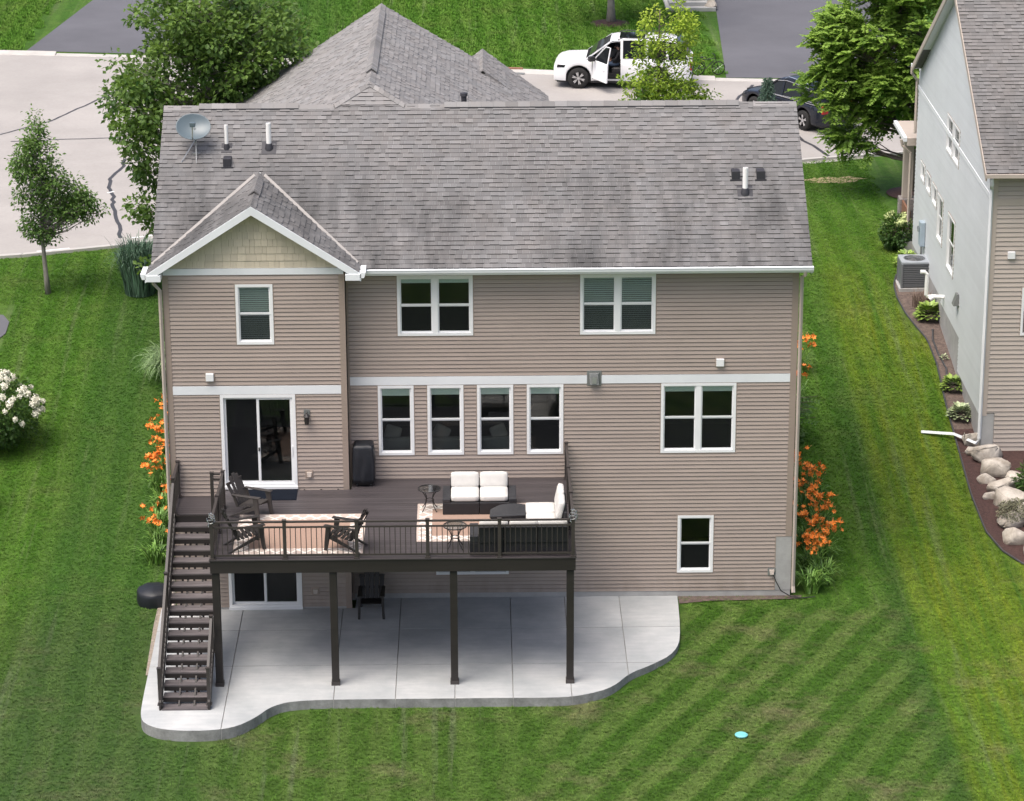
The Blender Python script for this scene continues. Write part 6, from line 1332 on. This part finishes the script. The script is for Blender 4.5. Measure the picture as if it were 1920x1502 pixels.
mb.build('leaves', M['leaf_mid'], sm_, fix=False); stm.build('stems', M['bark'], sm_)
# ---------------------------------------------------------------- grass blades over the lawn in view
def pin(poly, x, y):
    c = False; j = len(poly)-1
    for i in range(len(poly)):
        if (poly[i][1] > y) != (poly[j][1] > y) and x < (poly[j][0]-poly[i][0])*(y-poly[i][1])/(poly[j][1]-poly[i][1])+poly[i][0]: c = not c
        j = i
    return c
def is_lawn(x, y):
    if -.03 < x < 15.2 and -.05 < y < 14.8: return False
    if pin(OUT, x, y) or pin([(a*1.0, b) for a, b in OUT], x+.12, y) or pin(OUT, x, y+.12) or pin(OUT, x-.12, y): return False
    if x > ex_(y)-.06 and 1 < y < 19.9: return False
    if x > NX and y > 7: return False
    if lerpx(NEAR, x)-.55*0-.03 < y < lerpx(FAR, x)+.5: return False
    if y > 46 and (-11.5 < x < -3 or 17.3 < x < 25.6): return False
    if x < -6.5 and 14.3 < y < 17.4: return False
    if -.52 < x < 0 and -4.3 < y < .8: return False
    if 15.1 < x < 16.1 and 0 < y < 13: return False
    return True
def grass(name, y0, y1, cell, density, scale, seed):
    mb = MB(); r_ = random.Random(seed); y = y0
    while y < y1:
        half = (y+66.75)*.181+6; x = 7.7-half
        while x < 7.7+half:
            if is_lawn(x+cell/2, y+cell/2): mb.poly([(x, y, terr(y)), (x+cell, y, terr(y)), (x+cell, y+cell, terr(y+cell)), (x, y+cell, terr(y+cell))], [(0, 1, 2, 3)])
            x += cell
        y += cell
    tuft = MB()
    for _ in range(11):
        a = r_.uniform(0, 6.28); q = r_.uniform(0, .05); b = Vector((q*math.cos(a*3), q*math.sin(a*3), 0)); ln = r_.uniform(.02, .045); h_ = r_.uniform(.03, .058); d = Vector((math.cos(a), math.sin(a), 0)); s = Vector((-d.y, d.x, 0))*.0055
        tuft.poly([b-s, b+s, b+d*ln*.45+Vector((0, 0, h_*.75))+s*.8, b+d*ln*.45+Vector((0, 0, h_*.75))-s*.8, b+d*ln+Vector((0, 0, h_))], [(0, 1, 2, 3), (3, 2, 4)])
    to = tuft.build(name+'_tuft', M['blade'], None, fix=False); COL.objects.unlink(to)
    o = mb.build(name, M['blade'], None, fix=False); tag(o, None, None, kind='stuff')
    ng = bpy.data.node_groups.new(name, 'GeometryNodeTree'); ng.interface.new_socket('Geometry', in_out='INPUT', socket_type='NodeSocketGeometry'); ng.interface.new_socket('Geometry', in_out='OUTPUT', socket_type='NodeSocketGeometry')
    N = ng.nodes; gi, go = N.new('NodeGroupInput'), N.new('NodeGroupOutput'); dp = N.new('GeometryNodeDistributePointsOnFaces'); dp.inputs['Density'].default_value = density; dp.inputs['Seed'].default_value = seed
    io = N.new('GeometryNodeInstanceOnPoints'); oi = N.new('GeometryNodeObjectInfo'); oi.inputs['Object'].default_value = to; oi.inputs['As Instance'].default_value = True
    rr = N.new('FunctionNodeRandomValue'); rr.data_type = 'FLOAT_VECTOR'; rr.inputs[0].default_value = (-.2, -.2, 0); rr.inputs[1].default_value = (.2, .2, 6.28); rs = N.new('FunctionNodeRandomValue'); rs.data_type = 'FLOAT'; rs.inputs[2].default_value = .7*scale; rs.inputs[3].default_value = 1.35*scale
    lk = ng.links.new; lk(gi.outputs[0], dp.inputs[0]); lk(dp.outputs['Points'], io.inputs['Points']); lk(oi.outputs['Geometry'], io.inputs['Instance']); lk(rr.outputs[0], io.inputs['Rotation']); lk(rs.outputs[1], io.inputs['Scale']); lk(io.outputs[0], go.inputs[0])
    md = o.modifiers.new('grass', 'NODES'); md.node_group = ng
grass('grass', -13, 36, .25, 210, .8, 1)
grass('far_grass', 46, 72, .5, 60, 1.8, 2)
